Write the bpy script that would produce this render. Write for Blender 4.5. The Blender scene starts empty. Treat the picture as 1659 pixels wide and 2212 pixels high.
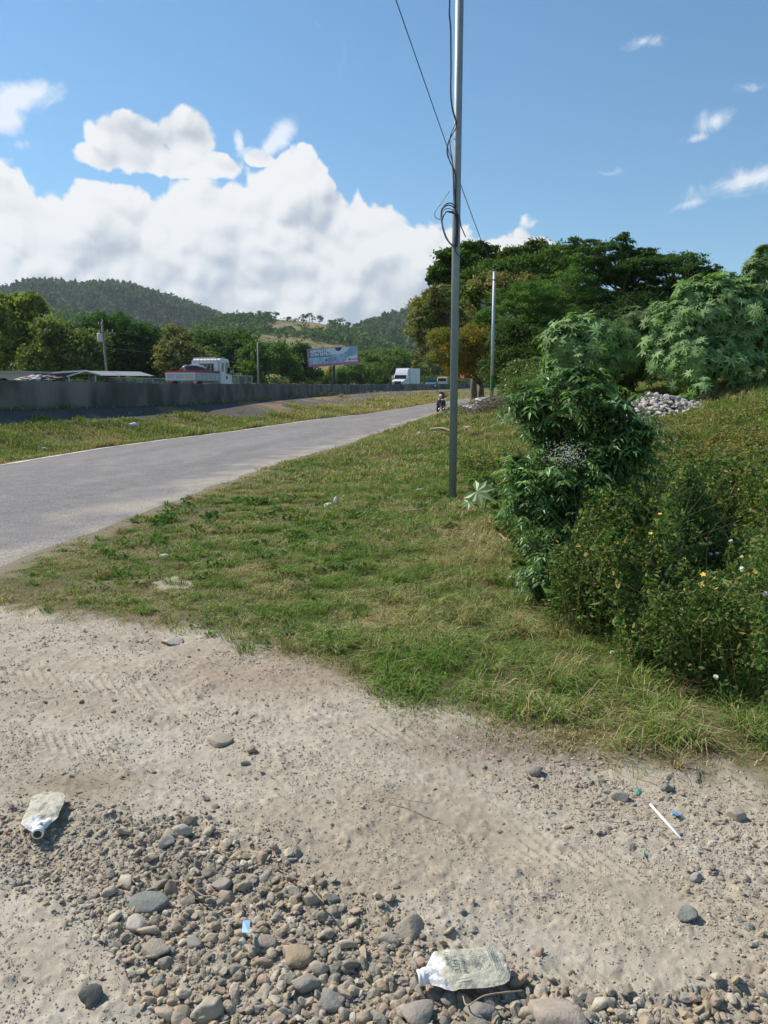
import bpy, math, random
import numpy as np
from mathutils import Vector, Matrix
R = math.radians
S = bpy.context.scene
col = S.collection
rng = np.random.default_rng(7)
random.seed(7)

# ---------------------------------------------------------------- camera
CAM_H = 1.6
PITCH = R(9.17)
FD = 1662.3                       # focal length in units of a 1659 px wide picture
cd = bpy.data.cameras.new('camera'); cam = bpy.data.objects.new('camera', cd); col.objects.link(cam)
cam.location = (0, 0, CAM_H); cam.rotation_euler = (R(90) - PITCH, 0, 0)
cd.sensor_fit = 'VERTICAL'; cd.sensor_height = 24; cd.lens = 24 * 3054 / 4064
cd.clip_start = 0.05; cd.clip_end = 20000
S.camera = cam
cp_, sp_ = math.cos(PITCH), math.sin(PITCH)
def A(x, y, Y):
    """point that stands Y metres ahead on the line of sight x, y"""
    u = (x - 829.5) / FD; v = (1106 - y) / FD
    t = Y / (cp_ + v * sp_)
    return (u * t, Y, CAM_H + t * (v * cp_ - sp_))
def G(x, y, z=0.0):
    u = (x - 829.5) / FD; v = (1106 - y) / FD
    t = (z - CAM_H) / (v * cp_ - sp_)
    return (u * t, t * (cp_ + v * sp_), z)
def zroad(Y):
    return np.maximum(0, np.asarray(Y, float) - 20) * 0.0137
def RD(x, y):
    z = 0.0
    for _ in range(60): z = float(zroad(G(x, y, z)[1])) * .5 + z * .5
    return G(x, y, z)[:2]
def proj(P):
    """world points (N,3) -> picture coordinates"""
    P = np.asarray(P); dz = P[..., 2] - CAM_H
    dep = P[..., 1] * cp_ - dz * sp_; dep = np.where(dep < .01, .01, dep)
    return 829.5 + FD * P[..., 0] / dep, 1106 - FD * (P[..., 1] * sp_ + dz * cp_) / dep

# ---------------------------------------------------------------- light
SUN_EL, SUN_AZ = R(47), math.atan2(-0.87, 0.49)      # azimuth from +Y towards +X
sdir = Vector((math.sin(SUN_AZ) * math.cos(SUN_EL), math.cos(SUN_AZ) * math.cos(SUN_EL), math.sin(SUN_EL)))
sl = bpy.data.lights.new('sun', 'SUN'); sl.energy = 5.0; sl.angle = R(0.53); sl.color = (1, .94, .84)
so = bpy.data.objects.new('sun', sl); col.objects.link(so); so.rotation_euler = sdir.to_track_quat('Z', 'Y').to_euler()
so.location = (-20, 10, 30)
S.view_settings.view_transform = 'Standard'; S.view_settings.look = 'None'
S.view_settings.exposure = 0.24; S.view_settings.gamma = 1
S.cycles.use_denoising = True
try: S.cycles.denoiser = 'OPENIMAGEDENOISE'
except Exception: pass
S.cycles.max_bounces = 6; S.cycles.diffuse_bounces = 3; S.cycles.glossy_bounces = 2
S.cycles.transparent_max_bounces = 8; S.cycles.transmission_bounces = 4; S.cycles.volume_bounces = 0
S.cycles.use_adaptive_sampling = True; S.cycles.adaptive_threshold = 0.02
S.cycles.caustics_reflective = False; S.cycles.caustics_refractive = False

# ---------------------------------------------------------------- world: sky with cumulus
W = bpy.data.worlds.new('World'); S.world = W; W.use_nodes = True
nt = W.node_tree; nt.nodes.clear()
class NT:
    def __init__(s, nt): s.t = nt
    def n(s, typ, **k):
        o = s.t.nodes.new(typ)
        for a, b in k.items(): setattr(o, a, b)
        return o
    def put(s, sock, v):
        if hasattr(v, 'is_linked') or hasattr(v, 'links'): s.t.links.new(v, sock)
        else: sock.default_value = v
    def m(s, op, a, b=None, c=None, clamp=False):
        o = s.n('ShaderNodeMath', operation=op, use_clamp=clamp)
        s.put(o.inputs[0], a)
        if b is not None: s.put(o.inputs[1], b)
        if c is not None: s.put(o.inputs[2], c)
        return o.outputs[0]
    def vm(s, op, a, b=None, out=0):
        o = s.n('ShaderNodeVectorMath', operation=op)
        s.put(o.inputs[0], a)
        if b is not None: s.put(o.inputs[1], b)
        return o.outputs['Value'] if op in ('LENGTH', 'DOT_PRODUCT', 'DISTANCE') else o.outputs[0]
    def mix(s, f, a, b, mode='MIX'):
        o = s.n('ShaderNodeMix', data_type='RGBA', blend_type=mode)
        s.put(o.inputs[0], f); s.put(o.inputs[6], a); s.put(o.inputs[7], b)
        return o.outputs[2]
    def smooth(s, v, lo, hi):
        o = s.n('ShaderNodeMapRange', interpolation_type='SMOOTHSTEP')
        s.put(o.inputs[0], v); s.put(o.inputs[1], lo); s.put(o.inputs[2], hi); o.inputs[3].default_value = 0; o.inputs[4].default_value = 1
        return o.outputs[0]
    def noise(s, vec, scale, detail=4, rough=.55, dist=0, out=0, dim='3D'):
        o = s.n('ShaderNodeTexNoise', noise_dimensions=dim)
        if vec is not None: s.put(o.inputs['Vector'], vec)
        o.inputs['Scale'].default_value = scale; o.inputs['Detail'].default_value = detail
        o.inputs['Roughness'].default_value = rough; o.inputs['Distortion'].default_value = dist
        return o.outputs[out]
w = NT(nt)
sky = w.n('ShaderNodeTexSky', sky_type='NISHITA'); sky.sun_disc = False
sky.sun_elevation = SUN_EL; sky.sun_rotation = SUN_AZ; sky.altitude = 600; sky.air_density = 1.0; sky.dust_density = .15; sky.ozone_density = 2.2
tc = w.n('ShaderNodeTexCoord')
sep = w.n('ShaderNodeSeparateXYZ'); w.t.links.new(tc.outputs['Generated'], sep.inputs[0])
az = w.m('ARCTAN2', sep.outputs[0], sep.outputs[1]); el = w.m('ARCSINE', sep.outputs[2])
cmb = w.n('ShaderNodeCombineXYZ'); w.put(cmb.inputs[0], az); w.put(cmb.inputs[1], el)
P2 = cmb.outputs[0]
def azel(x, y):
    p = A(x, y, 100.0); dx, dy, dz = p[0], p[1], p[2] - CAM_H
    return math.atan2(dx, dy), math.atan2(dz, math.hypot(dx, dy))
SC = 1.0
bg = bpy.data.node_groups.new('billow', 'ShaderNodeTree')
bg.interface.new_socket('V', in_out='INPUT', socket_type='NodeSocketVector')
bg.interface.new_socket('B', in_out='OUTPUT', socket_type='NodeSocketFloat'); bg.interface.new_socket('S', in_out='OUTPUT', socket_type='NodeSocketFloat')
b = NT(bg); gi = b.n('NodeGroupInput'); go = b.n('NodeGroupOutput')
wv = b.noise(gi.outputs[0], 9, 4, .55, out=1, dim='2D')
wv = b.vm('SUBTRACT', wv, (.5, .5, .5)); sc_ = b.n('ShaderNodeVectorMath', operation='SCALE'); b.put(sc_.inputs[0], wv); sc_.inputs[3].default_value = .055
wp = b.vm('ADD', gi.outputs[0], sc_.outputs[0])
def vor(scale, k, f='F1'):
    o = b.n('ShaderNodeTexVoronoi', feature=f, voronoi_dimensions='2D'); b.put(o.inputs['Vector'], wp)
    o.inputs['Scale'].default_value = scale
    if f != 'F1': o.inputs['Smoothness'].default_value = .35
    o.inputs['Detail'].default_value = 0
    return b.m('MULTIPLY', b.m('SUBTRACT', .6, o.outputs['Distance']), k)
sm = b.m('ADD', b.m('ADD', vor(7, .50, 'SMOOTH_F1'), vor(15, .34, 'SMOOTH_F1')), vor(32, .20, 'SMOOTH_F1'))
acc = b.m('ADD', sm, vor(70, .15))
nz = b.m('MULTIPLY', b.m('SUBTRACT', b.noise(gi.outputs[0], 34, 7, .58, dim='2D'), .5), .30)
acc = b.m('ADD', acc, nz)
b.t.links.new(acc, go.inputs[0]); b.t.links.new(b.m('ADD', sm, b.m('MULTIPLY', nz, .35)), go.inputs[1])
def billow(v):
    o = w.n('ShaderNodeGroup'); o.node_tree = bg; w.put(o.inputs[0], v); return o.outputs
B0, S0 = billow(P2)
off1 = w.vm('ADD', P2, (-.006, .011, 0)); S1 = billow(off1)[1]
off2 = w.vm('ADD', P2, (-.028, .04, 0)); S2 = billow(off2)[1]
# outline of the tops of the big bank
tops = [(-200, 330), (0, 338), (45, 358), (68, 418), (100, 432), (140, 424), (190, 415), (250, 408), (300, 400), (350, 388), (400, 366), (450, 378), (500, 372), (550, 352), (600, 332), (640, 328), (690, 352), (735, 398), (755, 415), (775, 408), (800, 440), (850, 458), (900, 472), (940, 474), (1000, 482), (1050, 484), (1095, 466), (1145, 486), (1190, 545), (1260, 660), (1500, 860), (1800, 900)]
fc = w.n('ShaderNodeFloatCurve'); cm = fc.mapping; cv = cm.curves[0]
A0, A1 = -.6, .6
tp = [azel(*t) for t in tops]
pts = [((a - A0) / (A1 - A0), e / .5) for a, e in tp]
cv.points[0].location = (0, pts[0][1]); cv.points[1].location = (1, 0)
for a, e in pts: cv.points.new(a, e)
cm.update()
w.put(fc.inputs['Value'], w.m('DIVIDE', w.m('SUBTRACT', az, A0), A1 - A0))
top = w.m('MULTIPLY', fc.outputs[0], .5)
F = w.m('MULTIPLY', w.m('SUBTRACT', w.m('SUBTRACT', top, .012), el), 13.0)
F = w.m('MINIMUM', F, 1.2)
def ell(x, y, rx, ry, rot=0, k=1.0):
    a, e = azel(x, y)
    v = w.vm('SUBTRACT', P2, (a, e, 0))
    if rot:
        o = w.n('ShaderNodeVectorRotate', rotation_type='Z_AXIS'); w.put(o.inputs['Vector'], v); o.inputs['Angle'].default_value = -R(rot); v = o.outputs[0]
    v = w.vm('MULTIPLY', v, (FD / rx, FD / ry, 0))
    return w.m('MULTIPLY', w.m('SUBTRACT', 1, w.vm('LENGTH', v)), k)
FE = None
for e_ in [(285, 303, 80, 36, 0, .8), (405, 300, 58, 44, 0, .8), (225, 340, 50, 22, -8, .7), (340, 348, 120, 30, 0, .8), (470, 355, 60, 24, -10, .7),
           (560, 345, 30, 14, 0, .9)]:
    q = ell(*e_); FE = q if FE is None else w.m('MAXIMUM', FE, q)
F = w.m('MAXIMUM', F, FE)
hole = ell(55, 612, 55, 20, 8, 1.1)
F = w.m('SUBTRACT', F, w.m('MAXIMUM', hole, 0))
D = w.m('ADD', F, w.m('MULTIPLY', w.m('SUBTRACT', B0, .08), 1.15))
alpha = w.smooth(D, -.01, .14)
# thin wisps on the right
WS = None
for e_ in [(600, 300, 72, 30, 42, 1.35), (556, 336, 50, 24, 0, 1.3), (517, 308, 16, 32, 10, 1.2), (45, 212, 105, 34, 18, 1.4), (5, 250, 60, 42, 0, 1.3), (1395, 90, 60, 16, 0, .55), (1617, 188, 60, 14, 0, .4), (1545, 262, 55, 28, 15, .8), (1500, 300, 50, 16, 10, .7), (1625, 385, 120, 32, 10, 1.0), (1490, 440, 60, 12, 14, .5), (1530, 400, 80, 30, 20, .45), (1320, 374, 70, 8, 3, .25), (45, 312, 60, 14, 12, .45), (700,100,10,10,0,.01)]:
    q = ell(*e_); WS = q if WS is None else w.m('MAXIMUM', WS, q)
wn = w.noise(P2, 26, 7, .62, 1.2)
wis = w.m('MULTIPLY', w.smooth(w.m('ADD', WS, w.m('MULTIPLY', w.m('SUBTRACT', wn, .5), 1.6)), .12, 1.0), .86)
# light on the cloud
sh = w.m('ADD', w.m('MULTIPLY', w.m('SUBTRACT', S0, S1), 3.0), w.m('MULTIPLY', w.m('SUBTRACT', S0, S2), .55))
big = w.noise(P2, 5, 2, .5, dim='2D')
rim = w.smooth(D, .75, .1)
lowv = w.smooth(el, .20, .07)
lit = w.m('ADD', w.m('ADD', .77, sh), w.m('MULTIPLY', rim, .10))
lit = w.m('SUBTRACT', lit, w.m('MULTIPLY', lowv, w.m('ADD', .10, w.m('MULTIPLY', w.smooth(big, .38, .62), .40))))
lit = w.smooth(lit, -.15, 1.0)
ccol = w.mix(lit, (3.7, 4.3, 5.1, 1), (8.0, 8.05, 8.1, 1))
skyc = w.mix(1.0, sky.outputs[0], w.mix(w.smooth(el, .55, .0), (.80, 1.16, 1.24, 1), (.78, 1.06, 1.12, 1)), 'MULTIPLY')
c1 = w.mix(wis, skyc, (8.0, 8.3, 8.9, 1))
c2 = w.mix(alpha, c1, ccol)
bk = w.n('ShaderNodeBackground'); w.put(bk.inputs[0], c2); bk.inputs[1].default_value = .1
wo = w.n('ShaderNodeOutputWorld'); w.t.links.new(bk.outputs[0], wo.inputs[0])
W.cycles.sampling_method = 'MANUAL'; W.cycles.sample_map_resolution = 512

# ---------------------------------------------------------------- helpers
def tag(o, label=None, cat=None, group=None, kind=None):
    for k, v in (('label', label), ('category', cat), ('group', group), ('kind', kind)):
        if v: o[k] = v
    return o
def empty(name, loc=(0, 0, 0), rz=0.0, label=None, cat=None, group=None):
    o = bpy.data.objects.new(name, None); col.objects.link(o); o.location = loc; o.rotation_euler = (0, 0, rz)
    o.empty_display_size = .2
    return tag(o, label, cat, group)
def np_mesh(name, V, polys, mat, parent=None, colr=None, smooth=False):
    """V (n,3); polys list of int arrays (m,k); colr (n,3)"""
    me = bpy.data.meshes.new(name); V = np.asarray(V, np.float32)
    me.vertices.add(len(V)); me.vertices.foreach_set('co', V.ravel())
    polys = [np.asarray(p, np.int32) for p in polys if len(p)]
    tot = np.concatenate([np.full(len(p), p.shape[1], np.int32) for p in polys])
    idx = np.concatenate([p.ravel() for p in polys])
    me.loops.add(len(idx)); me.loops.foreach_set('vertex_index', idx)
    me.polygons.add(len(tot)); me.polygons.foreach_set('loop_start', np.concatenate([[0], np.cumsum(tot)[:-1]]).astype(np.int32))
    me.polygons.foreach_set('loop_total', tot)
    me.polygons.foreach_set('use_smooth', np.full(len(tot), smooth, bool))
    if colr is not None:
        a = me.color_attributes.new('Col', 'FLOAT_COLOR', 'POINT')
        c = np.ones((len(V), 4), np.float32); c[:, :3] = colr; a.data.foreach_set('color', c.ravel())
    me.update(calc_edges=True)
    if mat: me.materials.append(mat)
    o = bpy.data.objects.new(name, me); col.objects.link(o)
    if parent: o.parent = parent
    return o
class MB:
    def __init__(s): s.v = []; s.f = []
    def add(s, vs, fs):
        n = len(s.v); s.v += [tuple(v) for v in vs]; s.f += [tuple(n + i for i in f) for f in fs]; return s
    def box(s, x0, x1, y0, y1, z0, z1):
        return s.add([(x0, y0, z0), (x1, y0, z0), (x1, y1, z0), (x0, y1, z0), (x0, y0, z1), (x1, y0, z1), (x1, y1, z1), (x0, y1, z1)],
                     [(0, 3, 2, 1), (4, 5, 6, 7), (0, 1, 5, 4), (1, 2, 6, 5), (2, 3, 7, 6), (3, 0, 4, 7)])
    def prism(s, prof, y0, y1, inset=0):
        """profile in x,z extruded along y"""
        n = len(prof); vs = [(x, y0, z) for x, z in prof] + [(x, y1, z) for x, z in prof]
        fs = [tuple(range(n)), tuple(range(2 * n - 1, n - 1, -1))] + [(i, i + n, (i + 1) % n + n, (i + 1) % n) for i in range(n)]
        return s.add(vs, fs)
    def prismx(s, prof, x0, x1):
        """profile in y,z extruded along x"""
        n = len(prof); vs = [(x0, y, z) for y, z in prof] + [(x1, y, z) for y, z in prof]
        return s.add(vs, [tuple(range(n - 1, -1, -1)), tuple(range(n, 2 * n))] + [(i, (i + 1) % n, (i + 1) % n + n, i + n) for i in range(n)])
    def tube(s, pts, r, k=6, caps=True):
        pts = [Vector(p) for p in pts]; rr = r if isinstance(r, (list, tuple)) else [r] * len(pts)
        n0 = len(s.v); prev = None
        for i, p in enumerate(pts):
            d = (pts[min(i + 1, len(pts) - 1)] - pts[max(i - 1, 0)]).normalized()
            if prev is None: a = d.orthogonal().normalized()
            else: a = (prev - d * prev.dot(d)).normalized()
            prev = a; b_ = d.cross(a)
            for j in range(k):
                t = 2 * math.pi * j / k; s.v.append(tuple(p + (a * math.cos(t) + b_ * math.sin(t)) * rr[i]))
        for i in range(len(pts) - 1):
            for j in range(k):
                s.f.append((n0 + i * k + j, n0 + i * k + (j + 1) % k, n0 + (i + 1) * k + (j + 1) % k, n0 + (i + 1) * k + j))
        if caps:
            s.f.append(tuple(n0 + j for j in range(k - 1, -1, -1))); s.f.append(tuple(n0 + (len(pts) - 1) * k + j for j in range(k)))
        return s
    def torus(s, c, R0, r, ax='y', n=28, k=8, sc=1):
        vs = []
        for i in range(n):
            t = 2 * math.pi * i / n
            for j in range(k):
                q = 2 * math.pi * j / k; rad = R0 + r * math.cos(q); h = r * math.sin(q) * sc
                x, y = rad * math.cos(t), rad * math.sin(t)
                p = (x, h, y) if ax == 'y' else (h, x, y) if ax == 'x' else (x, y, h)
                vs.append((c[0] + p[0], c[1] + p[1], c[2] + p[2]))
        return s.add(vs, [(i * k + j, ((i + 1) % n) * k + j, ((i + 1) % n) * k + (j + 1) % k, i * k + (j + 1) % k) for i in range(n) for j in range(k)])
    def lathe(s, prof, c=(0, 0, 0), n=20, ax='z'):
        vs = []
        for r, h in prof:
            for j in range(n):
                t = 2 * math.pi * j / n; x, y = r * math.cos(t), r * math.sin(t)
                p = (x, y, h) if ax == 'z' else (h, x, y) if ax == 'x' else (x, h, y)
                vs.append((c[0] + p[0], c[1] + p[1], c[2] + p[2]))
        m = len(prof)
        return s.add(vs, [(i * n + j, i * n + (j + 1) % n, (i + 1) * n + (j + 1) % n, (i + 1) * n + j) for i in range(m - 1) for j in range(n)] +
                     [tuple(range(n - 1, -1, -1)), tuple((m - 1) * n + j for j in range(n))])
    def build(s, name, mat, parent=None, smooth=False, bevel=0, label=None):
        me = bpy.data.meshes.new(name); me.from_pydata(s.v, [], s.f); me.update()
        if smooth: me.shade_smooth()
        me.materials.append(mat)
        o = bpy.data.objects.new(name, me); col.objects.link(o)
        if parent: o.parent = parent
        if bevel:
            m_ = o.modifiers.new('bevel', 'BEVEL'); m_.width = bevel; m_.segments = 2; m_.limit_method = 'ANGLE'; m_.angle_limit = R(35)
        if label: o['label'] = label
        return o

# hash noise in numpy
def _h(ix, iy, seed):
    n = (ix.astype(np.int64) * 374761393 + iy.astype(np.int64) * 668265263 + seed * 1442695041) & 0xffffffff
    n = ((n ^ (n >> 13)) * 1274126177) & 0xffffffff
    return ((n ^ (n >> 16)) & 0xffffff) / float(0xffffff)
def vn(x, y, seed=0):
    x = np.asarray(x, float); y = np.asarray(y, float)
    ix = np.floor(x); iy = np.floor(y); fx = x - ix; fy = y - iy
    fx = fx * fx * (3 - 2 * fx); fy = fy * fy * (3 - 2 * fy)
    a = _h(ix, iy, seed); b_ = _h(ix + 1, iy, seed); c = _h(ix, iy + 1, seed); d = _h(ix + 1, iy + 1, seed)
    return (a * (1 - fx) + b_ * fx) * (1 - fy) + (c * (1 - fx) + d * fx) * fy
def fbm(x, y, s, o=4, seed=0, g=.5):
    t = 0; a = 1; tot = 0
    for i in range(o):
        t = t + a * vn(np.asarray(x) / s + 17.3 * i, np.asarray(y) / s - 9.1 * i, seed + i); tot += a; a *= g; s = s / 2.03
    return t / tot
def sst(v, a, b_):
    t = np.clip((np.asarray(v, float) - a) / (b_ - a), 0, 1); return t * t * (3 - 2 * t)
def inpoly(x, y, poly):
    x = np.asarray(x, float); y = np.asarray(y, float); r = np.zeros(x.shape, bool); n = len(poly)
    for i in range(n):
        x0, y0 = poly[i]; x1, y1 = poly[(i + 1) % n]
        if y0 == y1: continue
        c = ((y0 > y) != (y1 > y)) & (x < (x1 - x0) * (y - y0) / (y1 - y0) + x0); r ^= c
    return r
def dpoly(x, y, pts):
    """distance to a polyline"""
    d = np.full(np.shape(x), 1e9)
    for (x0, y0), (x1, y1) in zip(pts[:-1], pts[1:]):
        dx, dy = x1 - x0, y1 - y0; t = np.clip(((x - x0) * dx + (y - y0) * dy) / (dx * dx + dy * dy), 0, 1)
        d = np.minimum(d, np.hypot(x - x0 - t * dx, y - y0 - t * dy))
    return d

# ---------------------------------------------------------------- materials
def mat(name, color=(.5, .5, .5), rough=.7, metal=0, bump=0, bscale=40, var=0, vscale=6, spec=.4, attr=False, fine=0, fscale=300, coat=0, obj=True, detail=5):
    m = bpy.data.materials.new(name); m.use_nodes = True; t = m.node_tree; t.nodes.clear(); q = NT(t)
    bs = q.n('ShaderNodeBsdfPrincipled'); o = q.n('ShaderNodeOutputMaterial'); t.links.new(bs.outputs[0], o.inputs[0])
    tcn = q.n('ShaderNodeTexCoord'); vec = tcn.outputs['Object']
    if attr:
        a = q.n('ShaderNodeAttribute', attribute_name='Col'); c = a.outputs[0]
    else: c = (*color, 1)
    if var:
        nz_ = q.noise(vec, vscale, detail, .6)
        mr = q.n('ShaderNodeMapRange'); q.put(mr.inputs[0], nz_); mr.inputs[1].default_value = .25; mr.inputs[2].default_value = .75; mr.inputs[3].default_value = 1 - var; mr.inputs[4].default_value = 1 + var
        c = q.vm('MULTIPLY', c if attr else tuple(color), mr.outputs[0]); 
    if fine:
        nz_ = q.noise(vec, fscale, 3, .7)
        mr = q.n('ShaderNodeMapRange'); q.put(mr.inputs[0], nz_); mr.inputs[1].default_value = .3; mr.inputs[2].default_value = .7; mr.inputs[3].default_value = 1 - fine; mr.inputs[4].default_value = 1 + fine
        c = q.vm('MULTIPLY', c if (attr or var) else tuple(color), mr.outputs[0])
    q.put(bs.inputs['Base Color'], c)
    bs.inputs['Roughness'].default_value = rough; bs.inputs['Metallic'].default_value = metal
    bs.inputs['Specular IOR Level'].default_value = spec; bs.inputs['Coat Weight'].default_value = coat
    if bump:
        bn = q.n('ShaderNodeBump'); bn.inputs['Strength'].default_value = bump; bn.inputs['Distance'].default_value = .02
        q.put(bn.inputs['Height'], q.noise(vec, bscale, 6, .65)); t.links.new(bn.outputs[0], bs.inputs['Normal'])
    return m
def leafmat(name, trans=.35, rough=.5, spec=.35):
    m = bpy.data.materials.new(name); m.use_nodes = True; t = m.node_tree; t.nodes.clear(); q = NT(t)
    a = q.n('ShaderNodeAttribute', attribute_name='Col')
    bs = q.n('ShaderNodeBsdfPrincipled'); tr = q.n('ShaderNodeBsdfTranslucent'); mx = q.n('ShaderNodeMixShader'); o = q.n('ShaderNodeOutputMaterial')
    t.links.new(a.outputs[0], bs.inputs['Base Color']); bs.inputs['Roughness'].default_value = rough; bs.inputs['Specular IOR Level'].default_value = spec
    tcol = q.vm('MULTIPLY', a.outputs[0], (1.25, 1.35, .55)); t.links.new(tcol, tr.inputs[0])
    mx.inputs[0].default_value = trans; t.links.new(bs.outputs[0], mx.inputs[1]); t.links.new(tr.outputs[0], mx.inputs[2]); t.links.new(mx.outputs[0], o.inputs[0])
    return m
M_leaf = leafmat('leaf', .35, .65, .12); M_grass = leafmat('grass_blades', .25, .65, .08); M_gloss = leafmat('glossy_leaf', .30, .42, .38); M_star = leafmat('matt_leaf', .32, .6, .2)
M_far = leafmat('far_leaf', .2, .8, .05)
M_bark = mat('bark', (.16, .125, .09), .9, bump=.6, bscale=30, var=.3)
M_twig = mat('dry_wood', (.33, .25, .17), .85, var=.3, vscale=20, bump=.4)

# ---------------------------------------------------------------- terrain
far_e = [(-9.5, 3), (-8.9, 10)] + [RD(*a) for a in [(0, 1003), (60, 993), (200, 970), (350, 950), (500, 932), (650, 910), (800, 893), (880, 880), (930, 872)]] + [(12.5, 86), (30, 130)]
near_e = [(-3.7, -2), (-3.6, 4)] + [RD(*a) for a in [(0, 1225), (60, 1205), (180, 1160), (290, 1115), (450, 1055), (600, 1000), (750, 960), (900, 908), (940, 897), (1000, 875)]] + [(17.5, 90), (36, 130)]
near_e = [p for p in near_e]; 
def xf(y): return np.interp(y, [p[1] for p in far_e], [p[0] for p in far_e])
def xn(y): return np.interp(y, [p[1] for p in near_e], [p[0] for p in near_e])
wall_l = [(-19.5, 0), (-14, 14), (-10.9, 22), (-7.9, 31), (-6.6, 42), (-4.3, 65), (-1, 90), (7, 118), (20, 150), (45, 190)]
wtop = [1.85, 1.83, 1.81, 1.76, 1.83, 1.86, 2.0, 2.15, 2.55, 3.0]
def xw(y): return np.interp(y, [p[1] for p in wall_l], [p[0] for p in wall_l])
def wz(y): return np.interp(y, [p[1] for p in wall_l], wtop)
# control points for the lie of the land right of the road
CP = [(-3, 1, 0), (0, 1, 0), (3, 1, 0), (6, 1, .1), (-3, 3, 0), (0, 3, 0), (3, 3, .05), (-3, 6, 0), (0, 6, 0), (2, 5, .05), (4, 6, .3), (7, 6, .6), (-2, 10, 0), (1, 10.5, 0), (3, 10, .3), (5.6, 12, 1.0),
      (9, 12, 1.4), (0, 16, .0), (3, 17, .4), (4.8, 15, .8), (5.4, 16.5, .95), (7.9, 19, 1.8), (10, 20, 1.9), (6.5, 19.5, 1.4), (14, 20, 2.1), (4, 25, .95), (3.9, 28, 1.18), (10, 32, 1.9), (20, 30, 2.3),
      (2, 30, .5), (5.9, 42, 1.0), (3.9, 32, 1.0), (8, 45, 1.3), (4.0, 43, .35), (15, 60, 1.8), (30, 60, 2.6), (-6, 0, 0), (12, 3, .8), (20, 8, 1.6), (20, 0, 1.2), (10, 75, .95), (22, 95, 1.2), (0, -10, 0), (30, 20, 2.5), (-5, 20, 0), (25, 120, 1.5), (60, 60, 3)]
_c = np.array(CP); _D = np.hypot(_c[:, None, 0] - _c[None, :, 0], _c[:, None, 1] - _c[None, :, 1])
_w = np.linalg.solve(_D + np.eye(len(_c)) * .15 * -1, _c[:, 2])
def Hs(x, y):
    """smooth ground height"""
    x = np.asarray(x, float); y = np.asarray(y, float)
    X = np.clip(x, -30, 60); Y_ = np.clip(y, -15, 130)
    h = np.zeros(x.shape)
    for i in range(len(_c)): h = h + _w[i] * np.hypot(X - _c[i, 0], Y_ - _c[i, 1])
    h = np.clip(h, -.05, 3.2)
    z = zroad(np.minimum(y, 90))
    t = sst(x - xn(y), -.3, 2.2 + .03 * np.maximum(y, 0)); r = z * (1 - t) + h * t            # bank right of the road
    s = xf(y) - x; span = np.maximum(xf(y) - xw(y), .5)
    base = wz(y) - .84
    l = z + (base - z) * np.clip((s - .3) / (span - .6), 0, 1) ** 1.35
    out = np.where(x > xn(y) - .3, r, np.where(x > xf(y), z, l))
    beyond = sst(np.hypot(x, y), 130, 260); out = out * (1 - beyond) + .9 * beyond
    return out
dirt_e = [(-30, 5.6), (-6, 5.6), (-3.6, 5.45), (-2.79, 5.4), (-2.17, 5.12), (-1.64, 4.97), (-1.17, 4.82), (-.63, 4.39), (-.18, 3.99), (.07, 3.6), (.38, 3.49), (.78, 3.28), (1.05, 3.14), (1.22, 3.04), (1.58, 2.94), (3, 2.75), (6, 2.4), (30, 1)]
def yd(x): return np.interp(x, [p[0] for p in dirt_e], [p[1] for p in dirt_e]) - .06 - .17 * sst(x, .1, 1.3)
def grassness(x, y):
    """>0 on turf between track and road; grows inwards"""
    g = (y - yd(x)) + (fbm(x, y, .35, 3, 5) - .5) * .5 + (fbm(x, y, .08, 2, 6) - .5) * .18
    e = (x - xn(y)) + (fbm(x, y, .5, 3, 8) - .5) * .4
    return np.minimum(g, e)
# heaps of stones
heapA = [(-80, 1730), (80, 1740), (230, 1775), (400, 1775), (470, 1790), (560, 1825), (640, 1875), (760, 1950), (900, 2005), (1000, 2060), (1130, 2085), (1300, 2140), (1700, 2135), (1700, 2260), (420, 2300), (330, 2180), (260, 2090), (200, 2010), (90, 1930), (-80, 1900)]
heapB = [(1290, 1650), (1420, 1690), (1700, 1740), (1700, 2200), (1560, 2130), (1540, 1960), (1440, 1900), (1330, 1800), (1180, 1760), (1080, 1690), (1150, 1640)]
def gravel(x, y, soft=0):
    X, Y_ = proj(np.stack([x, y, np.zeros_like(x)], -1)); X = X + rng.normal(0, 1, X.shape) * soft; Y_ = Y_ + rng.normal(0, .8, X.shape) * soft
    j = (fbm(x, y, .15, 3, 31) - .5) * 120
    a = inpoly(X + j, Y_ + j * .7, heapA); b_ = inpoly(X + j, Y_ + j * .7, heapB)
    return a, b_

# polar sheet round the camera
th = np.concatenate([np.arange(-180, -58, 4.0), np.arange(-58, -34, .3), np.arange(-34, 34.01, .1), np.arange(34.3, 58, .3), np.arange(60, 180, 4.0)])
rs = [.25]; 
while rs[-1] < 9000:
    r_ = rs[-1]; rs.append(r_ * (1.05 if r_ < 1.4 else 1.0032 if r_ < 7 else 1.008 if r_ < 45 else 1.04))
rs = np.array(rs); TH, RR = np.meshgrid(R(1) * th, rs)
X = RR * np.sin(TH); Y = RR * np.cos(TH)
Z = Hs(X, Y)
gr = grassness(X, Y); road_d = np.minimum(X - xf(Y), xn(Y) - X)       # >0 on the road
near = sst(-RR, -14, -7)
dm = sst(-gr, -.25, .1) * (road_d < .1)                                 # dirt mask
ga, gb = gravel(X, Y)
bump = (fbm(X, Y, 1.1, 3, 11) - .5) * .06 * sst(Y, 1, 3) + (fbm(X, Y, .22, 3, 12) - .5) * .016 + (fbm(X, Y, .05, 3, 13, .6) - .5) * .007 + np.maximum(fbm(X, Y, .022, 2, 14) - .5, 0) * .014 + np.maximum(fbm(X, Y, .09, 4, 15) - .6, 0) * .05
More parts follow.
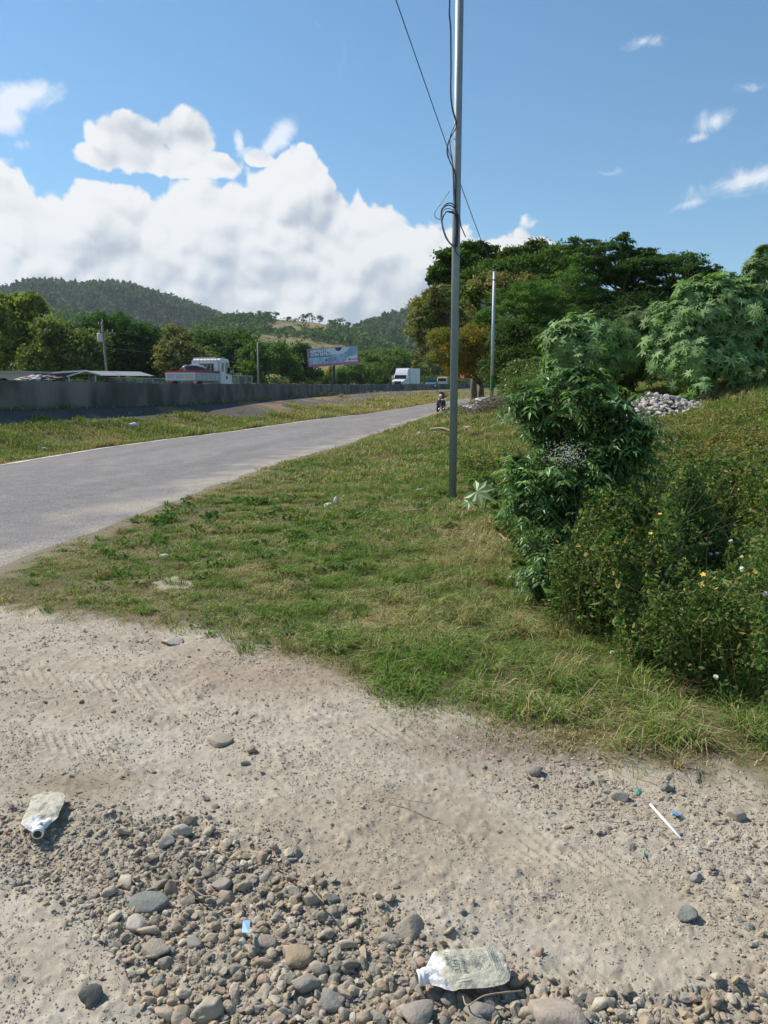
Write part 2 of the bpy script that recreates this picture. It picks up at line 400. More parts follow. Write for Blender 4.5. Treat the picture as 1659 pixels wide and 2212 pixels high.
# ruts and tread prints of tyres
def track(cx, slope, wdt, seed, lug):
    u = (Y - (cx + slope * X)); m = np.exp(-(u / wdt) ** 2); tr = np.abs(((X + u * .8 + .01 * np.sin(X * 9)) / lug) % 1 - .5)
    vis = sst(fbm(X, Y, .3, 2, seed), .42, .62)
    return -.02 * m + m * vis * .0075 * sst(tr, .22, .40)
bump = bump + (track(2.72, -.42, .10, 21, .062) + track(3.45, -.38, .13, 22, .075) + track(2.06, -.35, .09, 24, .045)) * (gr < .1)
Zb = Z + bump * np.where(road_d > -.05, 0, 1) * np.where(RR > 12, 0, 1) * (.35 + .65 * dm)
Zb = np.where(ga, Zb - .012, Zb)
Zb = np.where(road_d > -.05, Z - .02 * sst(road_d, .3, .6), Zb); Zb = np.where((road_d > -.5) & (X > 0 * X + (xf(Y) + xn(Y)) / 2), np.minimum(Zb, Z), Zb)
# colour of the soil, measured dry
def mixc(a, b_, t): return a + (np.asarray(b_) - a) * np.asarray(t)[..., None]
C = np.zeros(X.shape + (3,)) + np.array([.445, .385, .30])
n1 = fbm(X, Y, .9, 4, 41); n2 = fbm(X, Y, .12, 4, 42); n3 = fbm(X, Y, .02, 2, 43)
C = mixc(C, (.33, .26, .185), sst(n1, .5, .75) * .45); C = mixc(C, (.49, .435, .345), sst(n2, .52, .75) * .45)
bd = fbm(X * .35 + Y * .8, Y * .25 - X * .1, .16, 3, 44); C = mixc(C, (.51, .455, .37), sst(bd, .5, .7) * .6); C = mixc(C, (.36, .30, .225), sst(-bd, -.42, -.3) * .4)
px_, py_ = proj(np.stack([X, Y, Z * 0], -1).reshape(-1, 3)); px_ = px_.reshape(X.shape); py_ = py_.reshape(X.shape)
C = mixc(C, (.36, .27, .20), np.exp(-((px_ - 620) / 280) ** 2 - ((py_ - 1460) / 60) ** 2) * .8)     # reddish earth along the turf
C = mixc(C, (.20, .155, .115), np.exp(-((px_ - 1150) / 260) ** 2 - ((py_ - 1610) / 45) ** 2) * .85)   # darker patch of soil
C = mixc(C, (.22, .165, .105), np.exp(-((px_ - 170) / 150) ** 2 - ((py_ - 1695) / 38) ** 2) * .75)
C = mixc(C, (.50, .45, .37), np.exp(-((px_ - 300) / 300) ** 2 - ((py_ - 1600) / 60) ** 2) * .5)
C = C * (.88 + (n3 - .5) * .35)[..., None]
soil = np.zeros_like(C) + np.array([.125, .105, .055]); soil = mixc(soil, (.20, .155, .09), sst(n1, .4, .7)); soil = mixc(soil, (.07, .085, .03), sst(RR, 9, 22) * .75)
C = mixc(C, soil, sst(Y - yd(X) + (n2 - .5) * .5, .0, .4))
C = mixc(C, (.26, .22, .17), sst(-(X - xn(Y)) + (n2 - .5) * .4, -.35, -.1) * (Y > 5.5) * .7)
C = mixc(C, (.40, .35, .27), sst(-(((px_ - 375) / 40) ** 2 + ((py_ - 1262) / 14) ** 2) + (n2 - .5) * 2.5 + (fbm(X, Y, .04, 2, 45) - .5) * 1.2, -1.2, -.5) * .9)
left = (X < xf(Y) + .1)
turf = np.zeros_like(C) + np.array([.13, .13, .05]); turf = mixc(turf, (.22, .18, .09), sst(fbm(X, Y, 2.5, 3, 51), .4, .65))
span_ = np.maximum(xf(Y) - xw(Y), .5); sl_ = (xf(Y) - X) / span_
paved = sst(sl_ + (fbm(X - .25 * Y, Y * .3, .8, 4, 52) - .5) * 1.0 , .46, .62)
turf = mixc(turf, (.115, .10, .092), paved); turf = mixc(turf, (.24, .17, .10), paved * sst(fbm(X, Y, 1.3, 3, 53), .56, .68)); turf = turf * (.8 + .4 * fbm(X, Y, .25, 4, 54))[..., None]
C = np.where(left[..., None], turf, C)
C = np.where((sl_ > .98)[..., None] & left[..., None], np.array([.10, .11, .05]), C)
V = np.stack([X, Y, Zb], -1).reshape(-1, 3)
nr, nc = X.shape; I = np.arange(nr * nc).reshape(nr, nc)
Q = np.stack([I[:-1], np.roll(I, -1, 1)[:-1], np.roll(I, -1, 1)[1:], I[1:]], -1).reshape(-1, 4)[:, ::-1]
M_ground = mat('earth', attr=True, rough=.95, spec=.1, fine=.16, fscale=260, bump=.35, bscale=240)
ground = tag(np_mesh('ground', V, [Q, np.array([I[0][::1]])], M_ground, colr=C.reshape(-1, 3), smooth=True), kind='structure')

# road sheet
M_road = mat('asphalt', (.245, .225, .222), .92, attr=True, var=.16, vscale=3.5, detail=14, fine=.5, fscale=45, bump=.7, bscale=60, spec=.2)
ys = np.concatenate([np.arange(-2, 30, .25), np.arange(30, 131, 1.0)]); vs = []; fr = np.concatenate([[0, .012], np.linspace(.04, .96, 36), [.975, 1]])
for y_ in ys:
    a, b_ = float(xf(y_)), float(xn(y_))
    a -= .0; ra = (fbm(y_, 1.0, .8, 3, 61) - .5) * .18 + .0; rb = (fbm(y_, 7.0, .7, 4, 62) - .5) * .3 + .06
    for f_ in fr: 
        x_ = a + ra + (b_ + rb - a - ra) * f_; vs.append((x_, y_, float(zroad(min(y_, 90))) + (-.01 if f_ in (0, 1) else .010) + .03 * math.sin(math.pi * f_)))
n_ = len(fr); I2 = np.arange(len(vs)).reshape(-1, n_)
va = np.array(vs); ff = np.tile(fr, len(ys)); lanes = np.exp(-((ff - .3) / .07) ** 2) + np.exp(-((ff - .68) / .07) ** 2)
rc = np.zeros((len(va), 3)) + np.array([.218, .202, .194]); st_ = fbm(va[:, 0] - .25 * va[:, 1], va[:, 1] * .18, .6, 4, 64); rc = rc * (1 + (st_ - .5) * .35 - .06 * lanes)[:, None]
rc = mixc(rc, (.40, .35, .28), .75 * sst(ff + (fbm(va[:, 0], va[:, 1], .5, 3, 65) - .5) * .35, .86, 1.0)); rc = mixc(rc, (.36, .32, .26), .5 * sst(-ff + (fbm(va[:, 0], va[:, 1], .6, 3, 66) - .5) * .12, -.05, .0)); rc = mixc(rc, (.32, .30, .27), .35 * sst(fbm(va[:, 0] * 1.2, va[:, 1] * .35, .35, 4, 67), .60, .72))
road = tag(np_mesh('road', vs, [np.stack([I2[:-1, :-1], I2[:-1, 1:], I2[1:, 1:], I2[1:, :-1]], -1).reshape(-1, 4)], M_road, colr=rc, smooth=True), kind='structure')
# worn pale edge line on the far side
M_line = mat('edge_paint', (.62, .60, .52), .8, var=.35, vscale=9, fine=.2, fscale=60)
vs = []; 
yl = [y_ for y_ in ys if 14 < y_ < 39]
for y_ in yl:
    x_ = float(xf(y_)) + .22; wd = .055 + .02 * math.sin(y_ * 5)
    for q_ in (-wd, wd): vs.append((x_ + q_, y_, float(zroad(y_)) + .012 + .03 * math.sin(math.pi * max(0, (x_ + q_ - float(xf(y_))) / 6)) + .006))
I2 = np.arange(len(vs)).reshape(-1, 2)
tag(np_mesh('edge_line', vs, [np.stack([I2[:-1, 0], I2[:-1, 1], I2[1:, 1], I2[1:, 0]], -1)], M_line), kind='structure')
# highway deck behind the wall
M_hwy = mat('highway_asphalt', (.10, .10, .10), .9, var=.15, fine=.2)
vs = []
for (wx, wy), t_ in zip(wall_l, wtop):
    vs += [(wx - .25, wy + .05, t_ - .80), (wx - 17, wy + 3, t_ - .80)]
I2 = np.arange(len(vs)).reshape(-1, 2)
tag(np_mesh('highway', vs, [np.stack([I2[:-1, 0], I2[1:, 0], I2[1:, 1], I2[:-1, 1]], -1)], M_hwy), kind='structure')

# ---------------------------------------------------------------- retaining wall
def wallmat():
    m = bpy.data.materials.new('stained_concrete'); m.use_nodes = True; t = m.node_tree; q = NT(t); bs = t.nodes['Principled BSDF']
    tcn = q.n('ShaderNodeTexCoord'); mp = q.n('ShaderNodeMapping'); mp.inputs['Scale'].default_value = (.6, .6, .3); t.links.new(tcn.outputs['Object'], mp.inputs[0])
    st = q.noise(mp.outputs[0], 1.6, 4, .5); bl = q.noise(tcn.outputs['Object'], .45, 4, .6)
    c = q.mix(q.m('MULTIPLY', q.smooth(st, .35, .7), .85), (.22, .20, .175, 1), (.06, .053, .046, 1)); c = q.mix(q.m('MULTIPLY', q.smooth(bl, .42, .68), .65), c, (.055, .05, .045, 1))
    q.put(bs.inputs['Base Color'], c); bs.inputs['Roughness'].default_value = .95
    bn = q.n('ShaderNodeBump'); bn.inputs['Distance'].default_value = .02; bn.inputs['Strength'].default_value = .5; q.put(bn.inputs['Height'], q.noise(tcn.outputs['Object'], 14, 6, .6)); t.links.new(bn.outputs[0], bs.inputs['Normal'])
    return m
wm_ = MB(); prof = [(.13, -.1), (.13, 0), (.11, .75), (.10, .82), (.085, .84), (-.085, .84), (-.10, .82), (-.12, 0)]
L_ = []
for i in range(len(wall_l) - 1):
    n_ = max(2, int((wall_l[i + 1][1] - wall_l[i][1]) / 1.0))
    for k in range(n_): L_.append((wall_l[i][0] + (wall_l[i + 1][0] - wall_l[i][0]) * k / n_, wall_l[i][1] + (wall_l[i + 1][1] - wall_l[i][1]) * k / n_))
vs = []; fs = []
for i, (x_, y_) in enumerate(L_):
    a = L_[max(i - 1, 0)]; b_ = L_[min(i + 1, len(L_) - 1)]; dx, dy = b_[0] - a[0], b_[1] - a[1]; l_ = math.hypot(dx, dy); nx, ny = dy / l_, -dx / l_
    zt = float(wz(y_)) - .84 + .012 * math.sin(i * 1.7)
    for (o_, h_) in prof: vs.append((x_ + nx * o_, y_ + ny * o_, zt + h_ - (.12 if h_ < 0 else 0)))
k = len(prof)
for i in range(len(L_) - 1):
    for j in range(k - 1): fs.append((i * k + j, (i + 1) * k + j, (i + 1) * k + j + 1, i * k + j + 1))
wm_.add(vs, fs); o = wm_.build('retaining_wall', wallmat())
tag(o, 'long low stained concrete wall along the highway above the side road', 'wall')

# ---------------------------------------------------------------- stones
def ico(n):
    import bmesh
    b_ = bmesh.new(); bmesh.ops.create_icosphere(b_, subdivisions=n, radius=1); v = np.array([q.co[:] for q in b_.verts]); f = np.array([[x.index for x in q.verts] for q in b_.faces]); b_.free(); return v, f
def stone_shape(n, seed, planes=7, amp=.10):
    r = np.random.default_rng(seed); v, f = ico(n); v = v.copy()
    for _ in range(planes):
        d = r.normal(size=3); d /= np.linalg.norm(d); h = r.uniform(.5, .85); k = v @ d; m = k > h; v[m] -= np.outer(k[m] - h, d) * .93
    a = r.normal(size=(3, 3)) * 2.0
    v *= (1 + amp * np.sin(v @ a.T).prod(1) + amp * .6 * np.sin(v @ (a.T * 2.3) + 1).sum(1) / 3)[:, None]
    if n >= 3: v *= (1 + .035 * (fbm(v[:, 0] + 3 * v[:, 2], v[:, 1] - 2 * v[:, 2], .3, 3, seed) - .5))[:, None]
    v *= np.array([1, r.uniform(.6, .95), r.uniform(.42, .75)]); return v, f
PAL = np.array([1.0, .98, .93]) * np.array([(.33, .275, .21), (.25, .23, .195), (.38, .30, .215), (.17, .165, .15), (.42, .36, .28), (.30, .205, .155), (.36, .27, .155), (.20, .17, .135), (.46, .41, .34), (.20, .205, .19)]) * 1.18
def scatter_stones(name, P, r, shapes, mat_, smooth=False, pal=PAL, dust=.25):
    Vs = []; Fs = []; Cs = []; off = 0; which = rng.integers(0, len(shapes), len(P))
    for k, (v, f) in enumerate(shapes):
        ids = np.where(which == k)[0]; n = len(ids)
        if not n: continue
        ang = rng.uniform(0, 2 * np.pi, n); ca, sa = np.cos(ang), np.sin(ang)
        tl = rng.normal(0, .28, (n, 2)); vv = v[None] * r[ids][:, None, None]
        x = vv[..., 0] * ca[:, None] - vv[..., 1] * sa[:, None]; y = vv[..., 0] * sa[:, None] + vv[..., 1] * ca[:, None]; z = vv[..., 2] + x * tl[:, :1] + y * tl[:, 1:]
        Vs.append((np.stack([x, y, z], -1) + P[ids][:, None]).reshape(-1, 3)); Fs.append((f[None] + (off + np.arange(n) * len(v))[:, None, None]).reshape(-1, 3)); off += n * len(v)
        c = pal[rng.integers(0, len(pal), n)] * rng.uniform(.75, 1.2, (n, 1)); c = c * (1 - dust) + np.array([.40, .345, .27]) * dust
        Cs.append(np.repeat(c, len(v), 0))
    return np_mesh(name, np.concatenate(Vs), [np.concatenate(Fs)], mat_, colr=np.concatenate(Cs), smooth=smooth)
M_stone = mat('stone', attr=True, rough=.9, spec=.2, bump=.45, bscale=120, var=.16, vscale=45, fine=.1, fscale=400)
def gz(x, y):
    """height of the built ground, with ruts, by looking it up on the sheet"""
    r = np.hypot(x, y); i = np.clip(np.searchsorted(rs, r), 1, len(rs) - 1); t = np.degrees(np.arctan2(x, y)); j = np.clip(np.searchsorted(th, t), 1, len(th) - 1)
    fi = np.clip((r - rs[i - 1]) / (rs[i] - rs[i - 1]), 0, 1); fj = np.clip((t - th[j - 1]) / (th[j] - th[j - 1]), 0, 1)
    return (Zb[i - 1, j - 1] * (1 - fj) + Zb[i - 1, j] * fj) * (1 - fi) + (Zb[i, j - 1] * (1 - fj) + Zb[i, j] * fj) * fi
def cand(n, x0, x1, y0, y1):
    return rng.uniform(x0, x1, n), rng.uniform(y0, y1, n)
# tiny pebbles and grit
x, y = cand(330000, -2.6, 2.9, 1.45, 5.6); ga, gb = gravel(x, y, 34); g = grassness(x, y)
pr = np.where(ga, .9, np.where(gb, .8, .06 + .32 * sst(fbm(x, y, .28, 3, 71), .52, .72))) * (g < .12) * np.where(y > 3.4, .55, 1)
k = rng.random(len(x)) < pr; x, y = x[k], y[k]; r = .0017 + .0045 * rng.random(len(x)) ** 3
sh1 = [stone_shape(1, 100 + i, 4) for i in range(10)]
tag(scatter_stones('pebbles', np.stack([x, y, gz(x, y) + r * .15], -1), r, sh1, M_stone, dust=.82), kind='stuff')
# grit and clods of the dirt itself
x, y = cand(420000, -3.6, 3.2, 1.45, 5.6); X_, Y__ = proj(np.stack([x, y, x * 0], -1)); g = grassness(x, y); k = (g < .15) & (X_ > -500) & (X_ < 2150) & (rng.random(len(x)) < (.12 + .75 * sst(fbm(x, y, .16, 3, 74), .46, .68)) * np.clip(5 / y ** 2, .18, 1)); x, y = x[k], y[k]; n = len(x); r = (.0014 + .0042 * rng.random(n) ** 4) * np.clip(y / 2.4, 1, 1.6)
oc = []; of_ = np.array([(0, 2, 4), (2, 1, 4), (1, 3, 4), (3, 0, 4), (2, 0, 5), (1, 2, 5), (3, 1, 5), (0, 3, 5)])
for i in range(12): oc.append((np.array([(1, 0, 0), (-1, 0, 0), (0, 1, 0), (0, -1, 0), (0, 0, .8), (0, 0, -.8)]) + rng.normal(0, .22, (6, 3)), of_))
tag(scatter_stones('grit', np.stack([x, y, gz(x, y) + r * .1], -1), r, oc, mat('grit', attr=True, rough=.95, spec=.1), pal=np.array([(.50, .43, .33), (.54, .48, .39), (.44, .37, .28), (.42, .36, .29)]), dust=.3), kind='stuff')
# gravel of the heaps
x, y = cand(105000, -2.4, 2.6, 1.45, 5.2); ga, gb = gravel(x, y, 26); g = grassness(x, y)
X_, Y__ = proj(np.stack([x, y, x * 0], -1))
dens = np.where(ga, .7 + .3 * sst(X_, 150, 500), np.where(gb, .26, .007 + .02 * sst(fbm(x, y, .3, 3, 72), .55, .75))) * (g < .1)
k = rng.random(len(x)) < dens; x, y, ga, gb, X_ = x[k], y[k], ga[k], gb[k], X_[k]
u = rng.random(len(x)); r = np.where(ga, .0055 + .0185 * u ** 4.4 * (.5 + .45 * sst(X_, 150, 600)), .005 + .014 * u ** 3)
sh2 = [stone_shape(2, 200 + i, 9) for i in range(16)]
tag(scatter_stones('gravel', np.stack([x, y, gz(x, y) + r * (.12 + .5 * rng.random(len(x)) * ga)], -1), r, sh2, M_stone, smooth=False, dust=.38), kind='stuff')
# rough bigger stones embedded among the gravel
x, y = cand(2600, -1.7, 1.5, 1.55, 2.75); ga, gb = gravel(x, y); X_, _y = proj(np.stack([x, y, x * 0], -1))
k = ga & (X_ > 240) & (rng.random(len(x)) < .42); x, y = x[k], y[k]; r = .017 + .019 * rng.random(len(x)) ** 2
sh3 = [stone_shape(3, 300 + i, 9) for i in range(12)]
tag(scatter_stones('heaped_stones', np.stack([x, y, gz(x, y) + r * .25], -1), r, sh3, M_stone, smooth=True, dust=.42), kind='stuff')
# named single stones: picture x, y, half width in picture units, flatness, palette colour, label
ST = [(320, 1957, 38, .45, (.185, .20, .185), 'large flat blue grey slab stone on the gravel heap at the left'),
      (297, 1995, 21, .6, (.46, .42, .36), 'pale cream stone just below the flat blue grey slab'),
      (335, 2055, 27, .5, (.33, .29, .23), 'long smooth rounded tan stone in the middle left of the gravel heap'),
      (357, 2076, 16, .8, (.31, .27, .22), 'round brown stone touching the end of the long tan stone'),
      (197, 2166, 20, .9, (.085, .09, .085), 'lone dark jagged stone on bare dirt at the bottom left'),
      (1484, 1985, 20, .8, (.20, .22, .20), 'lone blue grey stone on bare dirt at the lower right'),
      (473, 1605, 26, .5, (.40, .34, .26), 'flat light brown block stone lying on the dirt track'),
      (542, 1628, 10, 1.0, (.30, .26, .2), 'small upright pointed stone right of the flat brown block'),
      (530, 1652, 11, .6, (.2, .21, .2), 'small dark grey stone below the pointed stone on the track'),
      (1158, 1675, 16, .8, (.24, .22, .19), 'grey stone on dark soil near the turf edge, casting a shadow'),
      (1340, 1728, 19, .6, (.34, .30, .25), 'pale stone left of the white stick'),
      (1440, 1712, 14, .8, (.2, .19, .17), 'round dark grey stone at the edge of the grass above the stick'),
      (1590, 1770, 17, .85, (.38, .32, .25), 'light tan stone with a dark hollow at the right edge of the track'),
      (1502, 1893, 13, .9, (.30, .29, .26), 'angular grey stone leading a row of three below the stick'),
      (1535, 1880, 9, .8, (.36, .3, .24), 'small tan stone in the middle of the row of three below the stick'),
      (1210, 2198, 52, .5, (.36, .30, .25), 'big smooth brownish boulder cut by the bottom edge of the picture'),
      (905, 2190, 34, .6, (.31, .27, .235), 'grey brown rounded stone at the bottom edge left of the big boulder'),
      (1035, 2185, 30, .6, (.25, .235, .21), 'dark taupe stone at the bottom edge between two rounded stones'),
      (640, 2065, 30, .55, (.34, .26, .165), 'flat ochre brown stone beside the blue plastic scrap'),
      (575, 2035, 26, .6, (.30, .235, .2), 'pointed reddish brown stone right of the blue plastic scrap'),
      (660, 2118, 26, .75, (.33, .29, .25), 'rounded grey stone with dimples in the middle of the heap bottom'),
      (690, 2088, 20, .95, (.42, .36, .28), 'tall upright cream stone leaning over the rounded dimpled stone'),
      (715, 2158, 30, .5, (.22, .215, .205), 'broad dark grey flat stone below the rounded dimpled stone'),
      (450, 2185, 30, .8, (.40, .35, .27), 'knobbly cream stone at the lower left end of the gravel heap'),
      (835, 2020, 24, .6, (.34, .31, .27), 'smooth oval grey stone on the crest of the heap'),
      (885, 2000, 27, .9, (.32, .28, .22), 'rough lumpy clod left of the pale jug, highest on the heap'),
      (395, 1800, 20, .9, (.42, .40, .35), 'pale ribbed stone at the top edge of the gravel heap'),
      (360, 1822, 15, .9, (.36, .33, .29), 'smooth pale stone just left below the ribbed stone'),
      (100, 1775, 0, 1, None, None),
      (430, 1925, 18, .95, (.27, .22, .19), 'brown round stone in the middle of the heap above the tan stone'),
      (483, 1910, 22, .8, (.32, .27, .24), 'large pinkish grey round stone at the centre of the heap'),
      (372, 1392, 22, .4, (.48, .42, .34), 'flat pale rock slab at the grass edge on the dirt track'),
      (1268, 1998, 0, 1, None, None)]
for i, (sx, sy, hw, fl, cc, lb) in enumerate(ST):
    if not lb: continue
    p = G(sx, sy); X0, Y0 = p[0], p[1]; dist = math.sqrt(X0 ** 2 + Y0 ** 2 + 2.5); r0 = hw / FD * dist * 1.06
    v, f = stone_shape(3, 900 + i, 8 + (i % 3) * 3, .09); v = v.copy(); v[:, 2] *= fl / max(np.abs(v[:, 2]).max(), .3) * .85; v[:, :2] /= np.abs(v[:, 0]).max()
    v = v * r0; z0 = float(gz(np.array([X0]), np.array([Y0]))[0])
    o = np_mesh('stone', v, [f], M_stone, colr=np.tile(np.array(cc) * .85 + np.array([.40, .345, .27]) * .15, (len(v), 1)), smooth=True)
    o.location = (X0, Y0, z0 + r0 * fl * .42); o.rotation_euler = (0, 0, random.uniform(-.35, .35)); tag(o, lb, 'stone', 'stones lying on the dirt track and the gravel heap')

# ---------------------------------------------------------------- grass
def blades(P, h, wd, az_, lean, c, seg=2, tipc=1.25, curl=.5):
    """bent tapering blades; returns V, quads, tris, colours"""
    n = len(P); d = np.stack([np.cos(az_), np.sin(az_), az_ * 0], -1); s_ = np.stack([-np.sin(az_), np.cos(az_), az_ * 0], -1) * (wd / 2)[:, None]
    up = np.array([0, 0, 1.0]); m1 = P + up * (h * .55)[:, None] + d * (h * lean * .35)[:, None]
    tip = P + up * (h * (1 - .35 * lean * curl * 2))[:, None] + d * (h * lean)[:, None]
    V = np.stack([P - s_, P + s_, m1 + s_ * .8, m1 - s_ * .8, tip], 1).reshape(-1, 3); b0 = np.arange(n) * 5
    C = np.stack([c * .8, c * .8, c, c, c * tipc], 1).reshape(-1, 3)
    return V, np.stack([b0, b0 + 1, b0 + 2, b0 + 3], -1), np.stack([b0 + 3, b0 + 2, b0 + 4], -1), C
GREEN = 1.08 * np.array([(.135, .225, .042), (.095, .19, .036), (.18, .26, .06), (.22, .27, .075)]); DRY = np.array([(.46, .37, .20), (.54, .46, .27), (.34, .24, .13), (.40, .35, .16)])
GV, GQ, GT, GC = [], [], [], []; goff = 0
def addg(r_):
    global goff
    V_, Q_, T_, C_ = r_; GV.append(V_); GQ.append(Q_ + goff); GT.append(T_ + goff); GC.append(C_); goff += len(V_)
def gcol(x, y, dry):
    n = len(x); a = GREEN[rng.integers(0, 4, n)]; b_ = DRY[rng.integers(0, 4, n)]; k = rng.random(n) < dry
    c = np.where(k[:, None], b_, a); return c * rng.uniform(.7, 1.25, (n, 1))
def dryness(x, y):
    X_, Y_ = proj(np.stack([x, y, Hs(x, y)], -1))
    d = .25 + .4 * sst(fbm(x, y, .9, 3, 81), .42, .68) + .2 * sst(fbm(x, y, .25, 2, 82), .5, .7)
    d += .45 * np.exp(-((X_ - 1050) / 130) ** 2 - ((Y_ - 1230) / 110) ** 2) + .35 * np.exp(-((X_ - 1180) / 110) ** 2 - ((Y_ - 1370) / 40) ** 2) + .35 * np.exp(-((X_ - 930) / 110) ** 2 - ((Y_ - 1330) / 50) ** 2)
    d += .3 * np.exp(-((X_ - 520) / 130) ** 2 - ((Y_ - 1120) / 30) ** 2) + .35 * sst(-grassness(x, y), -.45, -.05) + .25 * sst(y, 9, 22) - .12
    d -= .22 * np.exp(-((X_ - 1150) / 400) ** 2 - ((Y_ - 1490) / 55) ** 2)
    d += .10 * sst(-X_, -900, -300) - .05; return np.clip(d + .30 * (sst(fbm(x, y, .30, 3, 90), .44, .62) - .5), .04, .93)
def tallness(x, y):
    X_, Y_ = proj(np.stack([x, y, Hs(x, y)], -1)); tf = sst(fbm(x, y, .17, 3, 89), .42, .68); return (.30 + .95 * sst(X_, 150, 1150) + .35 * fbm(x, y, .5, 2, 83)) * (.55 + 1.15 * tf)
def turfpatch(n, x0, x1, y0, y1, hh, ww, thin=.0, keep=None):
    x, y = cand(n, x0, x1, y0, y1); g = grassness(x, y); k = (g > -.04) & (rng.random(n) < np.clip(.2 + np.minimum((y - yd(x)) * 1.6, 1) * np.clip(.3 + (x - xn(y)) * 5, 0, 1), 0, 1))
    bald = sst(fbm(x, y, .6, 3, 84), .30, .44); k &= rng.random(n) < (.25 + .75 * bald)
    X_, Y_ = proj(np.stack([x, y, Hs(x, y)], -1)); k &= ~((((X_ - 375) / 40) ** 2 + ((Y_ - 1262) / 14) ** 2) - (fbm(x, y, .12, 4, 42) - .5) * 2.5 < 1.0); k &= (X_ > -450) & (X_ < 2000)
    if keep is not None: k &= keep(x, y)
    x, y = x[k], y[k]; n = len(x); t = tallness(x, y) * (.45 + .55 * sst(grassness(x, y), 0, .5)); h = hh * t * rng.uniform(.5, 1.35, n)
    P = np.stack([x, y, gz(x, y) - .004], -1); addg(blades(P, h, ww * rng.uniform(.7, 1.3, n), rng.uniform(0, 2 * np.pi, n), rng.uniform(.3, 1.7, n), gcol(x, y, dryness(x, y))))
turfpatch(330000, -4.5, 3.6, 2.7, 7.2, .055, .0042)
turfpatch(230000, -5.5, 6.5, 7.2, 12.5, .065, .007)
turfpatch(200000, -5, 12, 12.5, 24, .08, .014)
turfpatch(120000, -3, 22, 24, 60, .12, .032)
# long flopping stems in the deep turf on the right
x, y = cand(26000, .0, 3.6, 2.8, 7.5); k = (grassness(x, y) > .35) & (rng.random(len(x)) < sst(tallness(x, y), .8, 1.5)); x, y = x[k], y[k]; n = len(x)
addg(blades(np.stack([x, y, gz(x, y)], -1), rng.uniform(.08, .2, n), rng.uniform(.003, .0045, n), rng.uniform(0, 6.3, n), rng.uniform(.5, 2.2, n), gcol(x, y, dryness(x, y) * .8)))
# separate tufts and little broad leaved weeds
m = 520; tx_, ty_ = cand(m, -3.2, 3.4, 3.0, 11.5); k = (grassness(tx_, ty_) > .12); tx_, ty_ = tx_[k], ty_[k]; m = len(tx_); nb = 46; ti = np.repeat(np.arange(m), nb); n = m * nb
sc1 = rng.uniform(.5, 1.3, m)[ti]; a_ = rng.uniform(0, 6.3, n); r_ = rng.random(n) ** .7 * .05 * sc1; x, y = tx_[ti] + np.cos(a_) * r_, ty_[ti] + np.sin(a_) * r_
tc_ = np.where((rng.random(m) < .3)[:, None], DRY[rng.integers(0, 4, m)] * .8, GREEN[rng.integers(0, 4, m)])[ti] * rng.uniform(.7, 1.2, (n, 1))
addg(blades(np.stack([x, y, gz(x, y) - .004], -1), (.115 * sc1) * rng.uniform(.6, 1.4, n) * (.6 + .6 * sst(x, -2, 1.5)), .0045 * np.clip(y / 5, .8, 2), a_ + rng.normal(0, .5, n), rng.uniform(.4, 1.5, n), tc_))
# verge on the far side of the road
def verge(n, y0, y1, hh, ww):
    y = rng.uniform(y0, y1, n); span = xf(y) - xw(y); s = rng.random(n); x = xf(y) - s * span
    m = (.96 - 0 * s) * (1 - sst(s + (fbm(x - .25 * y, y * .3, .8, 4, 52) - .5) * 1.0, .46, .62)); m = np.maximum(m, .5 * sst(s, .9, .97)); m *= sst(s + (fbm(x, y, .7, 2, 85) - .5) * .08, -.02, .03)
    k = rng.random(n) < m * (.35 + .65 * sst(fbm(x, y, .8, 3, 86), .36, .5)); x, y, s = x[k], y[k], s[k]; n = len(x)
    h = hh * rng.uniform(.4, 1.4, n) * (.7 + .9 * sst(fbm(x, y, 1.5, 2, 87), .5, .7)); d = np.clip(.30 + .45 * sst(fbm(x, y, 1.4, 3, 88), .4, .65) + .3 * sst(-s, -.12, 0) + .4 * sst(y, 30, 48), 0, .95)
    addg(blades(np.stack([x, y, Hs(x, y) - .01], -1), h, ww * rng.uniform(.7, 1.3, n), rng.uniform(0, 6.3, n), rng.uniform(.2, 1.2, n), gcol(x, y, d)))
verge(60000, 13, 24, .13, .016); verge(60000, 24, 45, .15, .024); verge(40000, 45, 100, .2, .05)
x = rng.uniform(4, 20, 60000); y = rng.uniform(10, 26, 60000)
n = len(x); addg(blades(np.stack([x, y, Hs(x, y) - .01], -1), rng.uniform(.06, .2, n), rng.uniform(.012, .022, n), rng.uniform(0, 6.3, n), rng.uniform(.3, 1.3, n), gcol(x, y, .34 + 0 * x)))
m = 150; tx_, ty_ = cand(m, -2.8, 2.8, 3.6, 11); k = grassness(tx_, ty_) > .2; tx_, ty_ = tx_[k], ty_[k]; m = len(tx_); ti = np.repeat(np.arange(m), 34); n = len(ti); P = np.stack([tx_[ti] + rng.normal(0, .06, n), ty_[ti] + rng.normal(0, .06, n), np.zeros(n)], -1); P[:, 2] = gz(P[:, 0], P[:, 1]) + rng.uniform(.01, .09, n)
d = rng.normal(size=(n, 3)) + np.array([0, 0, 1.4]); d /= np.linalg.norm(d, axis=1)[:, None]; u_ = np.cross(d, rng.normal(size=(n, 3))); u_ /= np.linalg.norm(u_, axis=1)[:, None]; v_ = np.cross(d, u_); lw = (.012 + .014 * rng.random(n))[:, None] * np.clip(P[:, 1:2] / 6, .8, 1.6)
VV = np.stack([P - u_ * lw, P + v_ * lw * .55, P + u_ * lw, P - v_ * lw * .55], 1).reshape(-1, 3); b0 = np.arange(n) * 4
